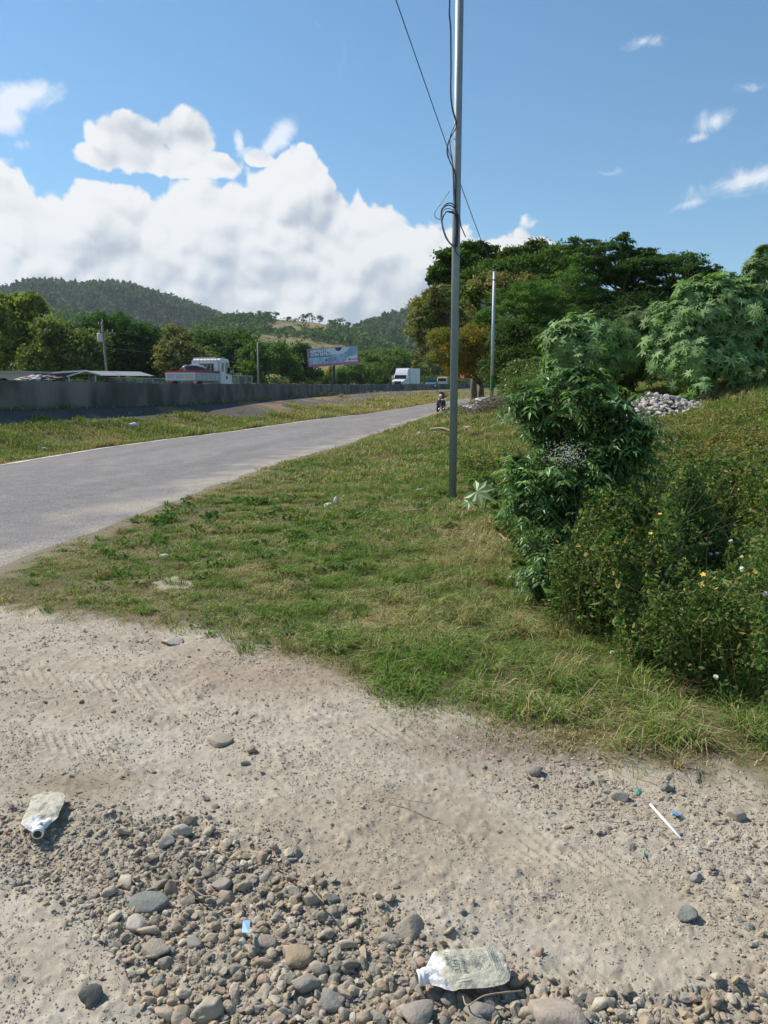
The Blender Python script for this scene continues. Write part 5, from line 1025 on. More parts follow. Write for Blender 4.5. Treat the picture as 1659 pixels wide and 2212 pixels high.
# ---------------------------------------------------------------- box truck, stake truck, cars
def glasspoly(rt, P_, name): MB().add(P_, [tuple(range(len(P_)))]).build(name, M_dgl, rt)
def boxtruck():
    Yb = 120; p = A(873, 838, Yb); rt = empty('box_truck', (p[0], Yb, 1.22), R(-90 - 20), 'white bonneted box truck with a plain tall cargo box coming along the highway', 'truck')
    M_bw = mat('white_box_panel', (.74, .75, .76), .45, var=.04)
    MB().box(-4.3, .4, -1.2, 1.2, 1.0, 3.35).build('cargo_box', M_bw, rt, bevel=.03); MB().box(-4.32, .42, -1.22, 1.22, 3.30, 3.37).build('roof_trim', mat('cream_trim', (.66, .6, .45), .5), rt)
    MB().prism([(.5, .8), (1.9, .8), (1.9, 1.7), (1.55, 2.35), (1.35, 2.45), (.5, 2.45)], -1.08, 1.08).build('cab', M_wp, rt, bevel=.05); MB().prism([(.5, 2.45), (1.45, 2.45), (.95, 3.15), (.5, 3.3)], -1.0, 1.0).build('wind_deflector', M_wp, rt, bevel=.06)
    MB().prism([(1.9, .7), (3.0, .7), (3.05, 1.3), (2.85, 1.5), (1.9, 1.68)], -.95, .95).build('hood', M_wp, rt, bevel=.08)
    glasspoly(rt, [(1.93, -.95, 1.72), (1.93, .95, 1.72), (1.60, .9, 2.30), (1.60, -.9, 2.30)], 'windscreen')
    for s_ in (-1, 1):
        glasspoly(rt, [(1.0, s_ * 1.09, 1.65), (1.75, s_ * 1.09, 1.65), (1.5, s_ * 1.09, 2.25), (1.0, s_ * 1.09, 2.25)], 'side_window'); MB().box(1.75, 1.85, min(s_ * 1.15, s_ * 1.4), max(s_ * 1.15, s_ * 1.4), 1.7, 2.2).build('mirror', M_wp, rt)
        MB().box(3.03, 3.08, min(s_ * .6, s_ * .9), max(s_ * .6, s_ * .9), 1.0, 1.2).build('headlight', M_chr, rt)
        for x_ in (-3.0, 2.3): MB().lathe([(0, -.14), (.3, -.14), (.5, -.1), (.5, .1), (.3, .14), (0, .14)], (x_, s_ * .95, .5), 16, 'y').build('wheel', M_rub, rt)
    MB().box(3.04, 3.1, -.5, .5, .9, 1.35).build('grille', M_drk, rt); MB().box(-4.3, 3.0, -.45, .45, .6, .8).build('chassis', M_drk, rt)
boxtruck()
def stake():
    Yb = 150; p = A(957, 838, Yb); rt = empty('stake_truck', (p[0], Yb, 1.55), R(-90 - 10), 'small white truck with orange wooden stake sides far off on the highway', 'truck')
    MB().prism([(.4, .5), (2.2, .5), (2.2, 1.2), (1.8, 1.95), (.4, 2.0)], -.9, .9).build('cab', mat('cream_white', (.7, .68, .55), .4), rt, bevel=.05); glasspoly(rt, [(2.2, -.8, 1.25), (2.2, .8, 1.25), (1.86, .75, 1.88), (1.86, -.75, 1.88)], 'windscreen')
    q = MB(); M_or = mat('orange_boards', (.55, .25, .06), .7, var=.2)
    for s_ in (-1, 1):
        for k in range(4): q.box(-2.4, .3, min(s_ * .98, s_ * 1.03), max(s_ * .98, s_ * 1.03), .9 + k * .36, 1.15 + k * .36)
    q.box(-2.4, .35, -1.0, 1.0, .75, .85).box(.3, .36, -1, 1, .85, 2.3); q.build('stake_sides', M_or, rt)
    for s_ in (-1, 1):
        for x_ in (-1.5, 1.6): MB().lathe([(0, -.1), (.35, -.1), (.35, .1), (0, .1)], (x_, s_ * .8, .36), 14, 'y').build('wheel', M_rub, rt)
stake()
def car(xd_, Yb, z, rz, c, label):
    p = A(xd_, 838, Yb); rt = empty('car', (p[0], Yb, z), rz, label, 'car'); mc = mat('car_paint', c, .3, coat=.6)
    b_ = MB(); pr_ = [(-2.1, .3), (2.1, .3), (2.15, .65), (1.9, .85), (1.0, .95), (-1.75, .98), (-2.1, .85)]; b_.prism(pr_, -.85, .85).build('body', mc, rt, bevel=.06)
    b_ = MB(); lo = [(-1.6, -.8, .96), (.95, -.8, .94), (.95, .8, .94), (-1.6, .8, .96)]; hi = [(-1.1, -.65, 1.42), (.3, -.65, 1.42), (.3, .65, 1.42), (-1.1, .65, 1.42)]; b_.add(lo + hi, [(0, 1, 5, 4), (1, 2, 6, 5), (2, 3, 7, 6), (3, 0, 4, 7)]).build('windows', M_dgl, rt); MB().box(-1.15, .35, -.67, .67, 1.42, 1.46).build('roof', mc, rt, bevel=.02)
    for s_ in (-1, 1):
        for x_ in (-1.3, 1.3): MB().lathe([(0, -.1), (.3, -.1), (.32, .1), (0, .1)], (x_, s_ * .78, .32), 14, 'y').build('wheel', M_rub, rt)
car(933, 130, 1.55, R(-100), (.10, .16, .26), 'dark blue car roof showing just above the wall between the two trucks')
car(966, 158, 1.9, R(-100), (.05, .05, .06), 'black car following the small orange sided truck')

# ---------------------------------------------------------------- billboard
Yb = 112.0; TL, TR, BL, BR = A(664, 756, Yb), A(774, 748, Yb), A(668, 791, Yb), A(776, 784, Yb)
pc = A(721, 838, Yb); bbd = empty('billboard', (pc[0], Yb, .8), R(-2), 'wide advertising billboard on a single post, blue picture with a pink border', 'billboard')
wB = (TR[0] - TL[0]); hB = 38 * Yb / FD; zc = (TL[2] + BR[2]) / 2 - .8; xo = (TL[0] + TR[0]) / 2 - pc[0]; tilt = math.atan2(7.5, 109)
pan = empty('panel', (xo, 0, zc)); pan.parent = bbd; pan.rotation_euler = (0, -tilt, 0); del_ = pan
def tomesh(o):
    bpy.context.view_layer.update(); me = bpy.data.meshes.new_from_object(o.evaluated_get(bpy.context.evaluated_depsgraph_get())); n_ = bpy.data.objects.new('lettering', me); col.objects.link(n_)
    n_.parent = o.parent; n_.location = o.location; n_.rotation_euler = o.rotation_euler; n_.scale = o.scale; c_ = o.data; bpy.data.objects.remove(o); bpy.data.curves.remove(c_); return n_
def bbm(name, c, **k): return mat(name, c, .6, **k)
def artmat():
    m = bpy.data.materials.new('printed_poster'); m.use_nodes = True; t = m.node_tree; q = NT(t); bs = t.nodes['Principled BSDF']; tcn = q.n('ShaderNodeTexCoord')
    n1_ = q.noise(tcn.outputs['Object'], .55, 5, .65); c = q.mix(q.smooth(n1_, .4, .62), (.55, .74, .82, 1), (.26, .42, .54, 1)); n2_ = q.noise(tcn.outputs['Object'], 1.8, 3, .6); c = q.mix(q.m('MULTIPLY', q.smooth(n2_, .55, .7), .5), c, (.8, .8, .84, 1)); q.put(bs.inputs['Base Color'], c); bs.inputs['Roughness'].default_value = .6; return m
KB = Yb / 130.0; pan.scale = (KB, KB, KB); w2, h2 = wB / 2 / KB, hB / 2 / KB
MB().box(-w2, w2, -.12, .12, -h2, h2).build('frame', bbm('pink_border', (.62, .22, .36)), pan, bevel=0)
MB().box(-w2 + .18, w2 - .12, -.135, -.125, -h2 + .42, h2 - .1).build('poster', artmat(), pan)
q = MB().lathe([(0, 0), (1, 0)], n=2) if False else MB()
n_ = 24; ctr = (.9, h2 - .12); arc = [(ctr[0] + 1.75 * math.cos(math.pi + math.pi * i / n_), ctr[1] + 1.1 * math.sin(math.pi + math.pi * i / n_)) for i in range(n_ + 1)]; q.add([(a, -.142, b_) for a, b_ in arc], [tuple(range(n_ + 1))]); q.build('poster_tabletop', bbm('pale_print', (.72, .85, .86)), pan)
arc = [(1.0 + .55 * math.cos(math.pi + math.pi * i / n_), h2 - .12 + .55 * math.sin(math.pi + math.pi * i / n_)) for i in range(n_ + 1)]; MB().add([(a, -.147, b_) for a, b_ in arc], [tuple(range(n_ + 1))]).build('poster_lamp', bbm('navy_print', (.06, .08, .16)), pan)
q = MB()
for a, b_, c_, d in [(-.6, -.5, .06, .5), (.4, -.65, .07, .5), (-.2, -.75, .5, .05), (2.1, -.2, .06, .5), (2.0, .5, .3, .04), (-1.3, -.7, .3, .3)]: q.box(a, a + c_, -.150, -.146, b_, b_ + d)
MB().box(-w2 + .22, -w2 + 4.0, -.140, -.136, h2 - 1.45, h2 - .16).build('poster_text_panel', bbm('dusk_blue_print', (.13, .24, .34)), pan); q.build('poster_chairs', bbm('dark_print', (.07, .11, .18)), pan)  # dark blue printed panel behind the white lettering, and the printed chairs
MB().add([(1.9, -.152, -h2 + .5), (w2 - .2, -.152, -h2 + .46), (w2 - .2, -.152, -.1), (2.9, -.152, -.12), (2.5, -.152, -.3)], [(0, 1, 2, 3, 4)]).build('logo_plate', bbm('white_print', (.85, .85, .85)), pan)
MB().add([(2.45, -.158, -.66), (2.72, -.158, -.9), (2.99, -.158, -.66), (2.72, -.158, -.42)], [(0, 1, 2, 3)]).add([(2.62, -.160, -.66), (2.72, -.160, -.75), (2.82, -.160, -.66), (2.72, -.160, -.57)], [(0, 1, 2, 3)]).build('logo_mark', bbm('red_print', (.55, .12, .16)), pan)
def text(s_, x_, z_, size, m, par, bold=.012, wscale=1):
    c = bpy.data.curves.new('lettering', 'FONT'); c.body = s_; c.size = size; c.offset = bold; c.extrude = .004; o = bpy.data.objects.new('lettering', c); o.data.materials.append(m); col.objects.link(o); o.parent = par; o.location = (x_, -.165, z_); o.rotation_euler = (R(90), 0, 0); o.scale = (wscale, 1, 1); return tomesh(o)
M_tx = bbm('white_letter', (.92, .93, .94)); text('AMBIENTES', -w2 + .5, h2 - .68, .62, M_tx, pan, .03); text('CON ESTILO', -w2 + .5, h2 - 1.22, .62, M_tx, pan, .03)
text('SAMAROCINO', 3.05, -.76, .26, bbm('grey_letter', (.12, .11, .13)), pan, .01, .7)
MB().tube([(0, .3, -.5), (0, .3, zc - h2 * .2)], .2, 14).build('post', M_drk, bbd, smooth=True); MB().box(xo - w2 * KB, xo + w2 * KB, .13, .3, zc - h2 * .6, zc - h2 * .45).build('back_beam', M_drk, bbd)

# ---------------------------------------------------------------- poles beyond the highway
Yt = 62.0; p = A(235, 838, Yt); tpb = A(220, 694, Yt); M_wood = mat('grey_wood_pole', (.22, .20, .17), .9, var=.2)
tpole = empty('transformer_pole', (p[0], Yt, .9), 0, 'leaning wooden power pole carrying a grey transformer can', 'pole'); lx, lz = tpb[0] - p[0], tpb[2] - .9
MB().tube([(0, 0, -.5), (lx, 0, lz)], [.11, .075], 12).build('shaft', M_wood, tpole, smooth=True)
MB().lathe([(0, 0), (.19, 0), (.2, .1), (.2, .58), (.18, .63), (0, .66)], (lx * .77 - .22, -.2, lz * .73), 18).lathe([(.03, .64), (.05, .69), (.03, .74), (.05, .79), (.02, .84)], (lx * .77 - .25, -.2, lz * .73), 8).build('transformer', mat('pale_grey_enamel', (.50, .52, .52), .4), tpole, smooth=True)
MB().box(lx - .1, lx + .9, -.08, .0, lz - .95, lz - .83).box(lx - .3, lx + .1, -.08, 0, lz - .3, lz - .22).build('crossarm', M_wood, tpole)
for a, b_ in ((lx - .25, lz - .2), (lx + .05, lz), (lx + .4, lz - .8), (lx + .8, lz - .8)): MB().lathe([(.02, 0), (.05, .04), (.03, .08), (.05, .12), (.02, .16)], (a, -.04, b_), 8).build('insulator', mat('porcelain', (.5, .48, .45), .3), tpole)
Ys = 92.0; p = A(558, 838, Ys); st = A(561, 740, Ys); sl2 = empty('street_light', (p[0], Ys, .9), 0, 'slim street light pole with a short arm standing behind the wall', 'street light'); h_ = st[2] - .9
MB().tube([(0, 0, -.3), (.05, 0, h_)], [.11, .07], 10).build('shaft', mat('pale_concrete', (.36, .33, .27), .8), sl2, smooth=True); MB().tube([(.0, 0, h_), (.5, 0, h_ + .02)], .035, 6).build('arm', M_galv, sl2); MB().prism([(.4, h_ - .03), (.95, h_ - .06), (.9, h_ + .06), (.4, h_ + .07)], -.11, .11).build('lamp_head', M_galv, sl2)
def wire(pA, pB, sag, r=.014, label=None):
    a, b_ = Vector(pA), Vector(pB); tag(MB().tube([a.lerp(b_, t / 16) - Vector((0, 0, sag * 4 * (t / 16) * (1 - t / 16))) for t in range(17)], r, 4).build('power_line', mat('weathered_wire', (.16, .16, .16), .6)), label, 'power line')
wire((tpole.location.x + lx * .8, Yt, .9 + lz * .66), (p[0], Ys, .9 + h_ * .74), .35, .02, 'lower thin power line sagging from the transformer pole to the street light')
wire((tpole.location.x + lx + .5, Yt, .9 + lz - .75), A(600, 757, 100), .3, .012, 'upper thin power line strung across in front of the dark trees')
wire(A(636, 788, 105), A(718, 790, 128), 1.1, .02, 'short drooping wire below the left corner of the billboard')

# ---------------------------------------------------------------- chain link fence, carport and things at the left
def fence(xa, xb, Ya, Yb_, n, h, label):
    pa, pb2 = A(xa, 838, Ya), A(xb, 838, Yb_); rt = empty('chain_link_fence', (pa[0], Ya, .9), 0, label, 'fence'); d = Vector((pb2[0] - pa[0], Yb_ - Ya, 0))
    mm = bpy.data.materials.new('wire_mesh'); mm.use_nodes = True; t = mm.node_tree; q = NT(t); bs = t.nodes['Principled BSDF']; bs.inputs['Base Color'].default_value = (.35, .37, .38, 1); bs.inputs['Alpha'].default_value = .30
    MB().add([(0, 0, 0), tuple(d), tuple(d + Vector((0, 0, h))), (0, 0, h)], [(0, 1, 2, 3)]).build('mesh_panel', mm, rt)
    MB().tube([(0, 0, h), tuple(d + Vector((0, 0, h)))], .035, 6).build('top_rail', M_galv, rt)
    for i in range(n): q_ = d * (i / (n - 1)); MB().tube([(q_.x, q_.y, 0), (q_.x, q_.y, h + .03)], .045, 6).build('post', M_galv, rt)
fence(226, 420, 66, 78, 7, 1.55, 'long chain link fence between the transformer pole and the flatbed truck'); fence(470, 545, 66, 72, 6, 1.75, 'short chain link fence just right of the flatbed truck')
fence(-40, 225, 60, 66, 9, 1.3, 'dark chain link fence at the far left in front of the carport')
Yc = 58.0
pr0 = A(160, 838, Yc); cpv = empty('carport', (pr0[0], Yc, .9), 0, 'open carport with a low pitched white edged roof beyond the wall at the left', 'carport')
def L(xd_, yd_, dY=0):
    p_ = A(xd_, yd_, Yc + dY); return (p_[0] - pr0[0], dY, p_[2] - .9)
M_sheet = mat('roof_sheet', (.30, .29, .28), .5, var=.1); M_under = mat('brown_underside', (.09, .06, .055), .8)
a, b_, c_, d_, e_ = L(86, 807), L(186, 801), L(222, 811), L(145, 813), L(58, 813, 4)
q = MB(); q.add([a, b_, (b_[0] + 1.2, 9, b_[2] + .12), (a[0] + .6, 9, a[2] + .1)], [(0, 1, 2, 3)]); q.add([b_, c_, (c_[0] + 1.2, 9, c_[2] + .1), (b_[0] + 1.2, 9, b_[2] + .12)], [(0, 1, 2, 3)]); q.build('roof', M_sheet, cpv)
MB().tube([a, b_], .085, 4).tube([b_, c_], .07, 4).tube([d_, b_], .06, 4).build('fascia', mat('white_fascia', (.78, .78, .76), .4), cpv)
MB().add([a, b_, d_, (L(48, 812, 3))], [(0, 1, 2, 3)]).build('ceiling', M_under, cpv)
for xx, dy in ((149, 0), (131, 3), (206, 0), (192, 5), (200, 3)): t_ = L(xx, 811, dy); MB().tube([(t_[0], dy, -.2), (t_[0], dy, t_[2])], .06, 6).build('post', mat('pale_post', (.45, .47, .5), .5), cpv)
Ya = 52.0; pa = A(20, 838, Ya); ab = empty('arched_building', (pa[0], Ya, 1.22), R(3), 'low cream building with arched openings at the left edge behind the wall', 'building')
wA = MB(); W_ = 3.3; H_ = 1.35; xs_a = [(-1.6, .48), (-.35, .48), (.85, .42)]
wA.box(-3.2, 1.7, 0, .15, -.3, .35)
pts_ = [-3.2]; 
for cxa, ra in xs_a: 
    wA.box(pts_[-1], cxa - ra, 0, .15, .35, H_); pts_.append(cxa + ra)
    n_ = 10; up_ = [(cxa + ra * math.cos(math.pi - math.pi * i / n_), .55 + ra * math.sin(math.pi * i / n_)) for i in range(n_ + 1)]
    for (x0_, z0_), (x1_, z1_) in zip(up_[:-1], up_[1:]): wA.add([(x0_, 0, z0_), (x1_, 0, z1_), (x1_, 0, H_), (x0_, 0, H_), (x0_, .15, z0_), (x1_, .15, z1_)], [(0, 1, 2, 3), (0, 4, 5, 1)])
wA.box(pts_[-1], 1.7, 0, .15, .35, H_); wA.build('wall', mat('cream_render', (.50, .45, .34), .85, var=.1), ab)
MB().prism([(-3.3, H_), (1.8, H_), (1.75, H_ + .12), (-3.25, H_ + .2)], -.1, 3).build('roof', mat('grey_roof', (.36, .38, .38), .6), ab); MB().box(-3.1, 1.6, 2.4, 2.5, -.3, H_).build('back_wall', M_under, ab)
jp = A(100, 836, 50.0)
v, f = ico(4); v = v * np.array([1.55, .6, .42]); v *= (1 + .5 * (fbm(v[:, 0] * 2, v[:, 1] * 2 + v[:, 2] * 5, .5, 4, 211) - .5))[:, None]; cA = np.where((fbm(v[:, 0] * 2, v[:, 2] * 6, .5, 3, 212) > .58)[:, None], np.array([.34, .22, .18]), np.array([.05, .045, .05])); cA = np.where((fbm(v[:, 0] * 3 + 9, v[:, 2] * 8, .5, 2, 213) > .66)[:, None], np.array([.45, .45, .45]), cA)
o = np_mesh('scrap_heap', v, [f], mat('scrap', attr=True, rough=.6), colr=cA); o.location = (jp[0] - .3, 50, 2.0); tag(o, 'dark heap of scrap with pinkish sheets between the arched building and the carport', 'scrap heap')
M_tk = mat('white_tank', (.75, .75, .72), .4)
for xd_, r_ in ((76, .2), (88, .14), (100, .2), (111, .16)):
    p_ = A(xd_, 822, 54.0); o = MB().tube([(-r_ * 1.6, 0, 0), (r_ * 1.6, 0, 0)], r_ * .6, 12).lathe([(0, 0), (.05, 0), (.05, .05), (0, .05)], (0, 0, r_ * .55), 8).build('white_drum', M_tk, bevel=.03); o.location = (p_[0], 54, p_[2] - .05)
    tag(o, 'white plastic drum lying in the row under the left carport edge', 'drum', 'white drums under the carport')
# red roofed house far right
Yh = 175.0; p = A(1024, 838, Yh); hs = empty('house', (p[0], Yh, 1.0), R(-8), 'house with a bright red pitched roof glimpsed behind the far end of the wall', 'house')
MB().box(-5.0, 4.0, 0, 6, -1, 2.6).build('wall', mat('dull_wall', (.22, .2, .18), .9), hs)
q = MB().add([(-5.3, -.6, 2.4), (2.0, -.6, 2.6), (2.0, 4, 4.4), (-4.6, 4, 4.2)], [(0, 1, 2, 3)]); q.add([(1.9, -.7, 2.5), (5.0, -.7, 5.2), (5.6, 4, 5.2), (2.4, 4, 3.6)], [(0, 1, 2, 3)]); q.build('roof', mat('red_roof', (.62, .10, .09), .6, var=.1), hs)

# ---------------------------------------------------------------- rubble, bags, sticks and litter
x = rng.normal(0, .6, 1500); y = rng.normal(0, .5, 1500); rad = np.hypot(x / 1.15, y / .95); k = rad < 1; x, y, rad = x[k] * 1.0, y[k], rad[k]; rp = A(1402, 905, 16.2); zr_ = Hs(rp[0] + x, 16.2 + y)
tag(scatter_stones('rubble', np.stack([rp[0] + x, 16.2 + y, zr_ + (1 - rad) ** 1.0 * .55 * rng.uniform(.5, 1, len(x))], -1), (.03 + .065 * rng.random(len(x)) ** 2), sh2, M_stone, pal=np.array([(.50, .46, .42), (.42, .39, .36), (.56, .52, .46), (.34, .31, .29), (.52, .44, .38)]), dust=.05), kind='stuff')
def crumple(name, p_, s, c, seed, label, cat, rz=0):
    v, f = ico(3); v = v * (1 + .45 * (fbm(v[:, 0] + v[:, 2], v[:, 1] - v[:, 2], .6, 3, seed) - .5))[:, None] * (1 + .14 * np.sin(v @ np.array([7, 5, 6.])))[:, None]; v = v * np.array(s); v[:, 2] = np.maximum(v[:, 2], -s[2] * .4)
    o = np_mesh(name, v, [f], mat('thin_plastic', c, .45, var=.12, vscale=30), smooth=False); o.location = p_; o.rotation_euler = (0, 0, rz); tag(o, label, cat)
def ongr(xd_, yd_, add=0):
    """first meeting of the sight line with the ground"""
    for Yd in np.exp(np.linspace(math.log(1.3), math.log(90), 2500)):
        p = A(xd_, yd_, Yd); zz = float(Hs(np.array([p[0]]), np.array([p[1]]))[0])
        if p[2] < zz + add: return (p[0], p[1], zz + add)
    return A(xd_, yd_, 60)
p = ongr(711, 1092, .03); crumple('plastic_bag', p, (.075, .04, .035), (.70, .72, .74), 221, 'white crumpled plastic bag lying in the grass left of the near pole', 'plastic bag'); crumple('paper_cup', (p[0] + .085, p[1], p[2] + .05), (.022, .022, .062), (.85, .86, .88), 222, 'upright bright white torn cup next to the white bag in the grass', 'cup')
p = ongr(908, 1061, .03); crumple('plastic_bottle', p, (.07, .045, .04), (.42, .5, .48), 223, 'clear greenish crushed bottle in the grass left of the near pole', 'bottle'); p = ongr(905, 937, .03); crumple('plastic_scrap', p, (.06, .05, .05), (.62, .66, .72), 224, 'small pale plastic scrap near the road edge by the motorcycle', 'plastic scrap')
p = ongr(355, 1200, .02); crumple('paper_scrap', p, (.05, .03, .012), (.62, .6, .55), 225, 'flat pale paper scrap in the grass above the bald patch', 'paper scrap')
p = ongr(1022, 884, .1); crumple('rubble_sack', p, (.42, .25, .16), (.60, .58, .52), 226, 'pale lumpy sack left of the heap of dry branches', 'sack'); p = ongr(1046, 868, .08); crumple('rubble_sack', (p[0], p[1], p[2]), (.4, .25, .14), (.58, .56, .5), 227, 'smaller pale sack on the far side of the dry branches', 'sack')
p = ongr(972, 886, .08); crumple('dark_bundle', p, (.28, .2, .12), (.05, .045, .04), 228, 'small dark bundle on the grass just right of the motorcycle', 'bundle'); p = ongr(1010, 925, .05); crumple('rag', p, (.13, .08, .06), (.62, .5, .4), 229, 'pinkish white rag at the end of the fallen branch behind the near pole', 'rag')
p = ongr(497, 968 - 0, 0); p = ongr(288, 918, .05); crumple('plastic_bottle', p, (.16, .08, .07), (.55, .58, .62), 230, 'clear plastic bottle on the grassy verge across the road', 'bottle'); p = ongr(96, 970, .03); crumple('plastic_scrap', p, (.10, .06, .04), (.45, .6, .58), 231, 'pale green plastic scrap on the verge at the far left', 'plastic scrap')
def stick(pts, r, label, m=None, name='branch'):
    P = [Vector(ongr(a, b_, h_)) for a, b_, h_ in pts]; tag(MB().tube(smoothpts(P, 5), [r * (1 - .5 * i / (5 * (len(P) - 1))) for i in range(5 * (len(P) - 1) + 1)], 7).build(name, m or M_twig, smooth=True), label, 'branch')
stick([(850, 1115, .02), (880, 1103, .07), (910, 1100, .09), (945, 1088, .06)], .011, 'curved grey branch lying in the grass left of the pole foot'); stick([(845, 1145, .02), (880, 1142, .05), (905, 1130, .08), (930, 1122, .05)], .012, 'second grey branch below the curved one in the grass')
stick([(1085, 1132, .05), (1110, 1140, .07), (1122, 1160, .06)], .02, 'thick peeled pinkish stick at the foot of the leafy shrubs'); stick([(1040, 1125, .04), (1070, 1130, .06)], .014, 'short pale stick below the castor seedling'); stick([(1075, 1150, .03), (1090, 1165, .05), (1097, 1190, .03)], .011, 'thin bent tan stick below the peeled pinkish stick')
stick([(930, 927, .05), (955, 925, .08), (975, 930, .06), (1010, 926, .08)], .035, 'fallen branch on the grass behind the near pole'); 
bp = Vector(ongr(1068, 893, 0)); q = MB()
for i in range(150):
    a = random.gauss(0, .7); b_ = random.gauss(0, .3); h_ = random.random() * .42 * max(0, 1 - abs(a) / 1.6); d = Vector((random.uniform(-1, 1), random.uniform(-.6, .6), random.uniform(-.3, .5))).normalized() * random.uniform(.3, .75); c_ = bp + Vector((a, b_, h_ + .06)); q.tube([c_ - d * .5, c_ + Vector((0, 0, .04)), c_ + d * .5], [.012, .01, .005], 4)
tag(q.build('brush_heap', mat('dead_twigs', (.25, .20, .16), .9, var=.3)), 'heap of dry grey brown branches at the foot of the bushes near the far pole', 'brush heap')
# flattened jugs
def jug(name, pos, rz, Lg, Wd, th, label, marks=True):
    rt = empty(name, pos, rz, label, 'plastic jug'); nx, ny = 40, 24; V = []; 
    def outl(u): # half width along the body, u 0..1 from neck to base
        return Wd * .5 * (np.interp(u, [0, .05, .10, .2, .3, .88, .96, 1], [.30, .32, .55, .93, 1, .98, .86, .55]))
    for side in (1, -1):
        for i in range(nx + 1):
            u = i / nx; hwd = float(outl(u))
            for j in range(ny + 1):
                t = j / ny * 2 - 1; z = th * .5 * (1 - abs(t) ** 3.2) ** .6 * (1 if side > 0 else .25) * (.9 + 2.0 * (1 - u) ** 4) * side
                z += (fbm(u * 8, t * 3 + side, .8, 3, 301) - .5) * .012 * (1 - abs(t) ** 6) + .004 * math.sin(u * 26 + t * 3) * (u < .35)
                z += Lg * .04 * math.sin(u * 3.3)
                V.append((u * Lg, t * hwd + .006 * math.sin(u * 7), float(z) + th * .35))
    m_ = (nx + 1) * (ny + 1); I = np.arange(2 * m_).reshape(2, nx + 1, ny + 1); Q = []
    for s_ in (0, 1):
        q_ = np.stack([I[s_, :-1, :-1], I[s_, 1:, :-1], I[s_, 1:, 1:], I[s_, :-1, 1:]], -1).reshape(-1, 4); Q.append(q_ if s_ == 0 else q_[:, ::-1])
    rim = [np.stack([I[0, :-1, j], I[1, :-1, j], I[1, 1:, j], I[0, 1:, j]], -1) for j in (0, ny)]; Q += rim; Q.append(np.stack([I[0, nx, :-1], I[1, nx, :-1], I[1, nx, 1:], I[0, nx, 1:]], -1))
    V = np.array(V); uu = V[:, 0] / Lg; cream = np.array([.50, .47, .37]); white = np.array([.78, .77, .74]); k = sst(-uu + .04 * np.sin(V[:, 1] * 90), -.27, -.20)[:, None]; C = cream * (1 - k) + white * k; dirt = fbm(V[:, 0], V[:, 1], .03, 4, 302); C = C * (1 - .35 * sst(dirt, .5, .7))[:, None]
    np_mesh('body', V, Q, mat('dusty_plastic', attr=True, rough=.6, var=.22, vscale=60, fine=.12, fscale=300, bump=.5, bscale=90), parent=rt, colr=C, smooth=True)
    MB().lathe([(.017, -.014), (.021, -.012), (.021, -.008), (.018, -.006), (.021, -.002), (.021, .004), (.018, .006), (.019, .02), (.014, .02), (.014, -.014)], (0, 0, th * .45), 20, 'x').build('neck', mat('white_plastic', (.80, .80, .79), .4), rt, smooth=True); MB().lathe([(0, -.0145), (.0145, -.0145), (.0145, -.013), (0, -.013)], (0, 0, th * .45), 16, 'x').build('mouth', mat('dark_inside', (.05, .045, .04), .8), rt)
    if marks:
        M_ink = mat('faded_green_ink', (.05, .17, .16), .7, var=.3, vscale=80); M_ink2 = mat('faded_grey_ink', (.14, .19, .18), .7, var=.3, vscale=80); zt = th * .5 + th * .35 + .018
        def tx(s_, x_, y_, sz, m, rot):
            c = bpy.data.curves.new('lettering', 'FONT'); c.body = s_; c.size = sz; c.extrude = .0003; c.offset = .0; o = bpy.data.objects.new('lettering', c); o.data.materials.append(m); col.objects.link(o); o.parent = rt; o.location = (x_, y_, zt); o.rotation_euler = (0, 0, rot); return tomesh(o)
        tx('LITE', Lg * .36, Wd * .22, .022, M_ink, R(-96)); tx('LECHE', Lg * .30, Wd * .34, .014, M_ink2, R(-96)); tx('Leyde', Lg * .46, Wd * .22, .018, M_ink2, R(-96))
        q = MB(); c0 = (Lg * .66, Wd * .10, zt); 
        for r_ in (.022,): q.torus(c0, r_, .0005, 'z', 28, 4)
        for i in range(12): a = i * math.pi / 6; q.tube([(c0[0] + .006 * math.cos(a), c0[1] + .006 * math.sin(a), zt), (c0[0] + .021 * math.cos(a), c0[1] + .021 * math.sin(a), zt)], .0004, 4)
        q.build('printed_wheel', M_ink2, rt)
        q = MB(); [q.box(Lg * (.80 + .02 * i), Lg * (.80 + .02 * i) + .0016, -Wd * .12, Wd * .34, zt - .0002, zt + .0002) for i in range(4)]; q.box(Lg * .34, Lg * .50, -Wd * .34, -Wd * .33, zt - .004, zt - .0035).box(Lg * .34, Lg * .50, -Wd * .12, -Wd * .11, zt - .0002, zt); q.build('printed_lines', M_ink2, rt)
    return rt
a = G(903, 2135); b_ = G(1086, 2108); ang = math.atan2(b_[1] - a[1], b_[0] - a[0]); jg = jug('flattened_jug', (a[0] + .012, a[1], .028), ang, math.hypot(b_[0] - a[0], b_[1] - a[1]) * .99, .128, .015, 'flattened cream plastic milk jug with faded green print at the bottom centre'); jg.rotation_euler = (R(8), R(-2), ang)
a = G(85, 1812); b_ = G(108, 1735); ang = math.atan2(b_[1] - a[1], b_[0] - a[0]); j2 = jug('flattened_jug', (a[0], a[1] - .005, .024), ang, math.hypot(b_[0] - a[0], b_[1] - a[1]) * 1.0, .125, .014, 'dusty crushed plastic jug with a white open mouth at the left edge of the gravel', False); j2.rotation_euler = (0, R(-4), ang)
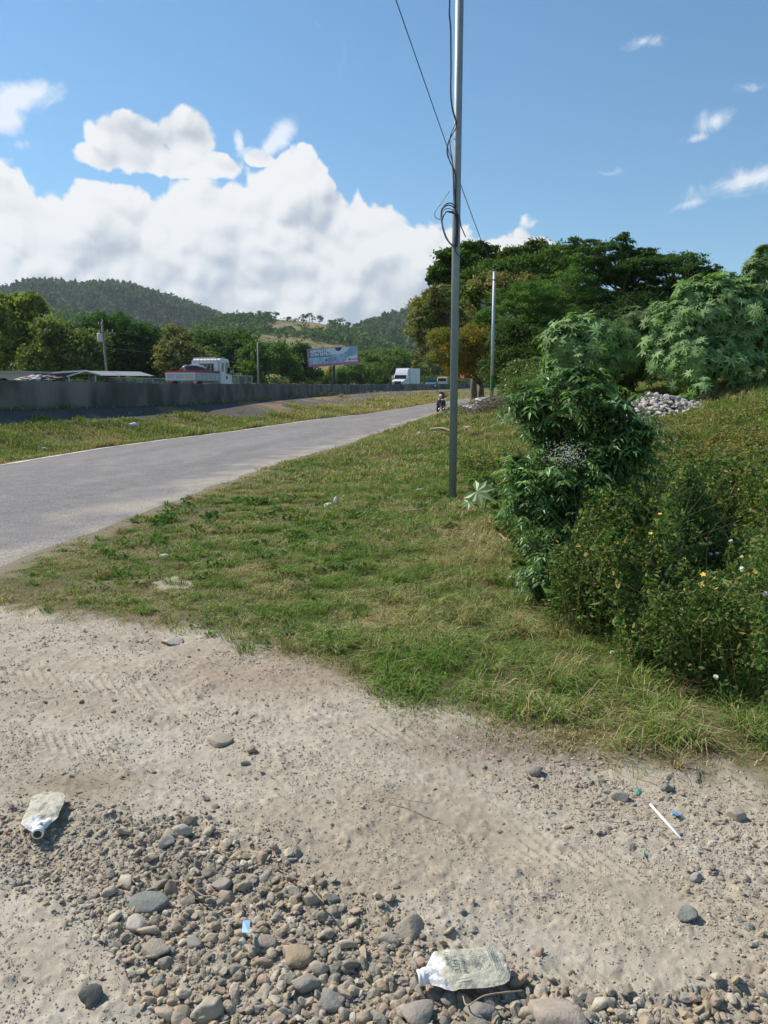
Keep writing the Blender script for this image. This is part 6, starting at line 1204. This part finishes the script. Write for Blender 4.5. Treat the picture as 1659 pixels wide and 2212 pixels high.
# stick, scraps, twigs
a = G(1405, 1738, .012); b_ = G(1471, 1812, .012); tag(MB().tube([a, b_], .0052, 12).build('drinking_straw', mat('white_straw', (.85, .85, .84), .4), smooth=True), 'straight white plastic straw lying on the dirt at the right', 'straw')
def scrap(P_, c, label, cat, h=.012):
    b2 = MB(); pts_ = [G(*q_, h + .006 * math.sin(i * 2.1)) for i, q_ in enumerate(P_)]; n_ = len(pts_); b2.add(pts_ + [(x_, y_, z_ - .0015) for x_, y_, z_ in pts_], [tuple(range(n_))[::-1], tuple(range(n_, 2 * n_))] + [(i, (i + 1) % n_, (i + 1) % n_ + n_, i + n_) for i in range(n_)])
    tag(b2.build(cat.replace(' ', '_'), mat(cat.replace(' ', '_'), c, .5, var=.15, vscale=90)), label, cat)
scrap([(522, 2014), (525, 1988), (541, 1987), (538, 2015)], (.38, .60, .78), 'light blue plastic scrap standing out on the gravel heap', 'plastic scrap', .05)
scrap([(1449, 1752), (1456, 1750), (1462, 1757), (1472, 1761), (1462, 1762)], (.12, .25, .5), 'thin bright blue plastic shred right of the white straw', 'plastic shred'); scrap([(1370, 1708), (1378, 1702), (1387, 1708), (1380, 1716), (1373, 1716)], (.12, .34, .27), 'green plastic flake above the white straw', 'plastic flake'); scrap([(1386, 1838), (1391, 1836), (1397, 1848), (1392, 1850)], (.12, .30, .24), 'green plastic flake below the white straw', 'plastic flake')
for i, (pp, lb) in enumerate([([(1000, 2150), (1010, 2172), (1050, 2150), (1130, 2140)], 'curled tan root by the bottom edge between the stones'), ([(830, 1722), (880, 1728), (925, 1735)], 'thin dry twig lying on the dirt in the middle of the track'), ([(400, 1905), (440, 1935), (470, 1930)], 'dry rootlet across the brown stones of the heap'), ([(605, 1880), (660, 1910), (700, 1950)], 'long straw stem across the upper edge of the gravel heap'), ([(1240, 1745), (1290, 1750), (1340, 1748)], 'thin dry stem lying on the dirt near the turf edge'), ([(395, 1835), (440, 1830), (500, 1845)], 'tangle of rootlets beside the pale ribbed stone')]):
    P = [Vector(G(*q_, .02 + .015 * ((j * 7) % 3))) for j, q_ in enumerate(pp)]; tag(MB().tube(smoothpts(P, 6), .0022, 5).build('twig', M_twig, smooth=True), lb, 'twig')

# ---------------------------------------------------------------- air
hm = bpy.data.materials.new('haze'); hm.use_nodes = True; t = hm.node_tree; t.nodes.clear(); q = NT(t); pv = q.n('ShaderNodeVolumePrincipled'); o_ = q.n('ShaderNodeOutputMaterial'); t.links.new(pv.outputs[0], o_.inputs['Volume'])
pv.inputs['Color'].default_value = (.80, .90, 1, 1); pv.inputs['Density'].default_value = .00011; pv.inputs['Anisotropy'].default_value = .2
tag(MB().box(-2600, 2600, -80, 3400, -14, 480).build('haze', hm), kind='stuff')
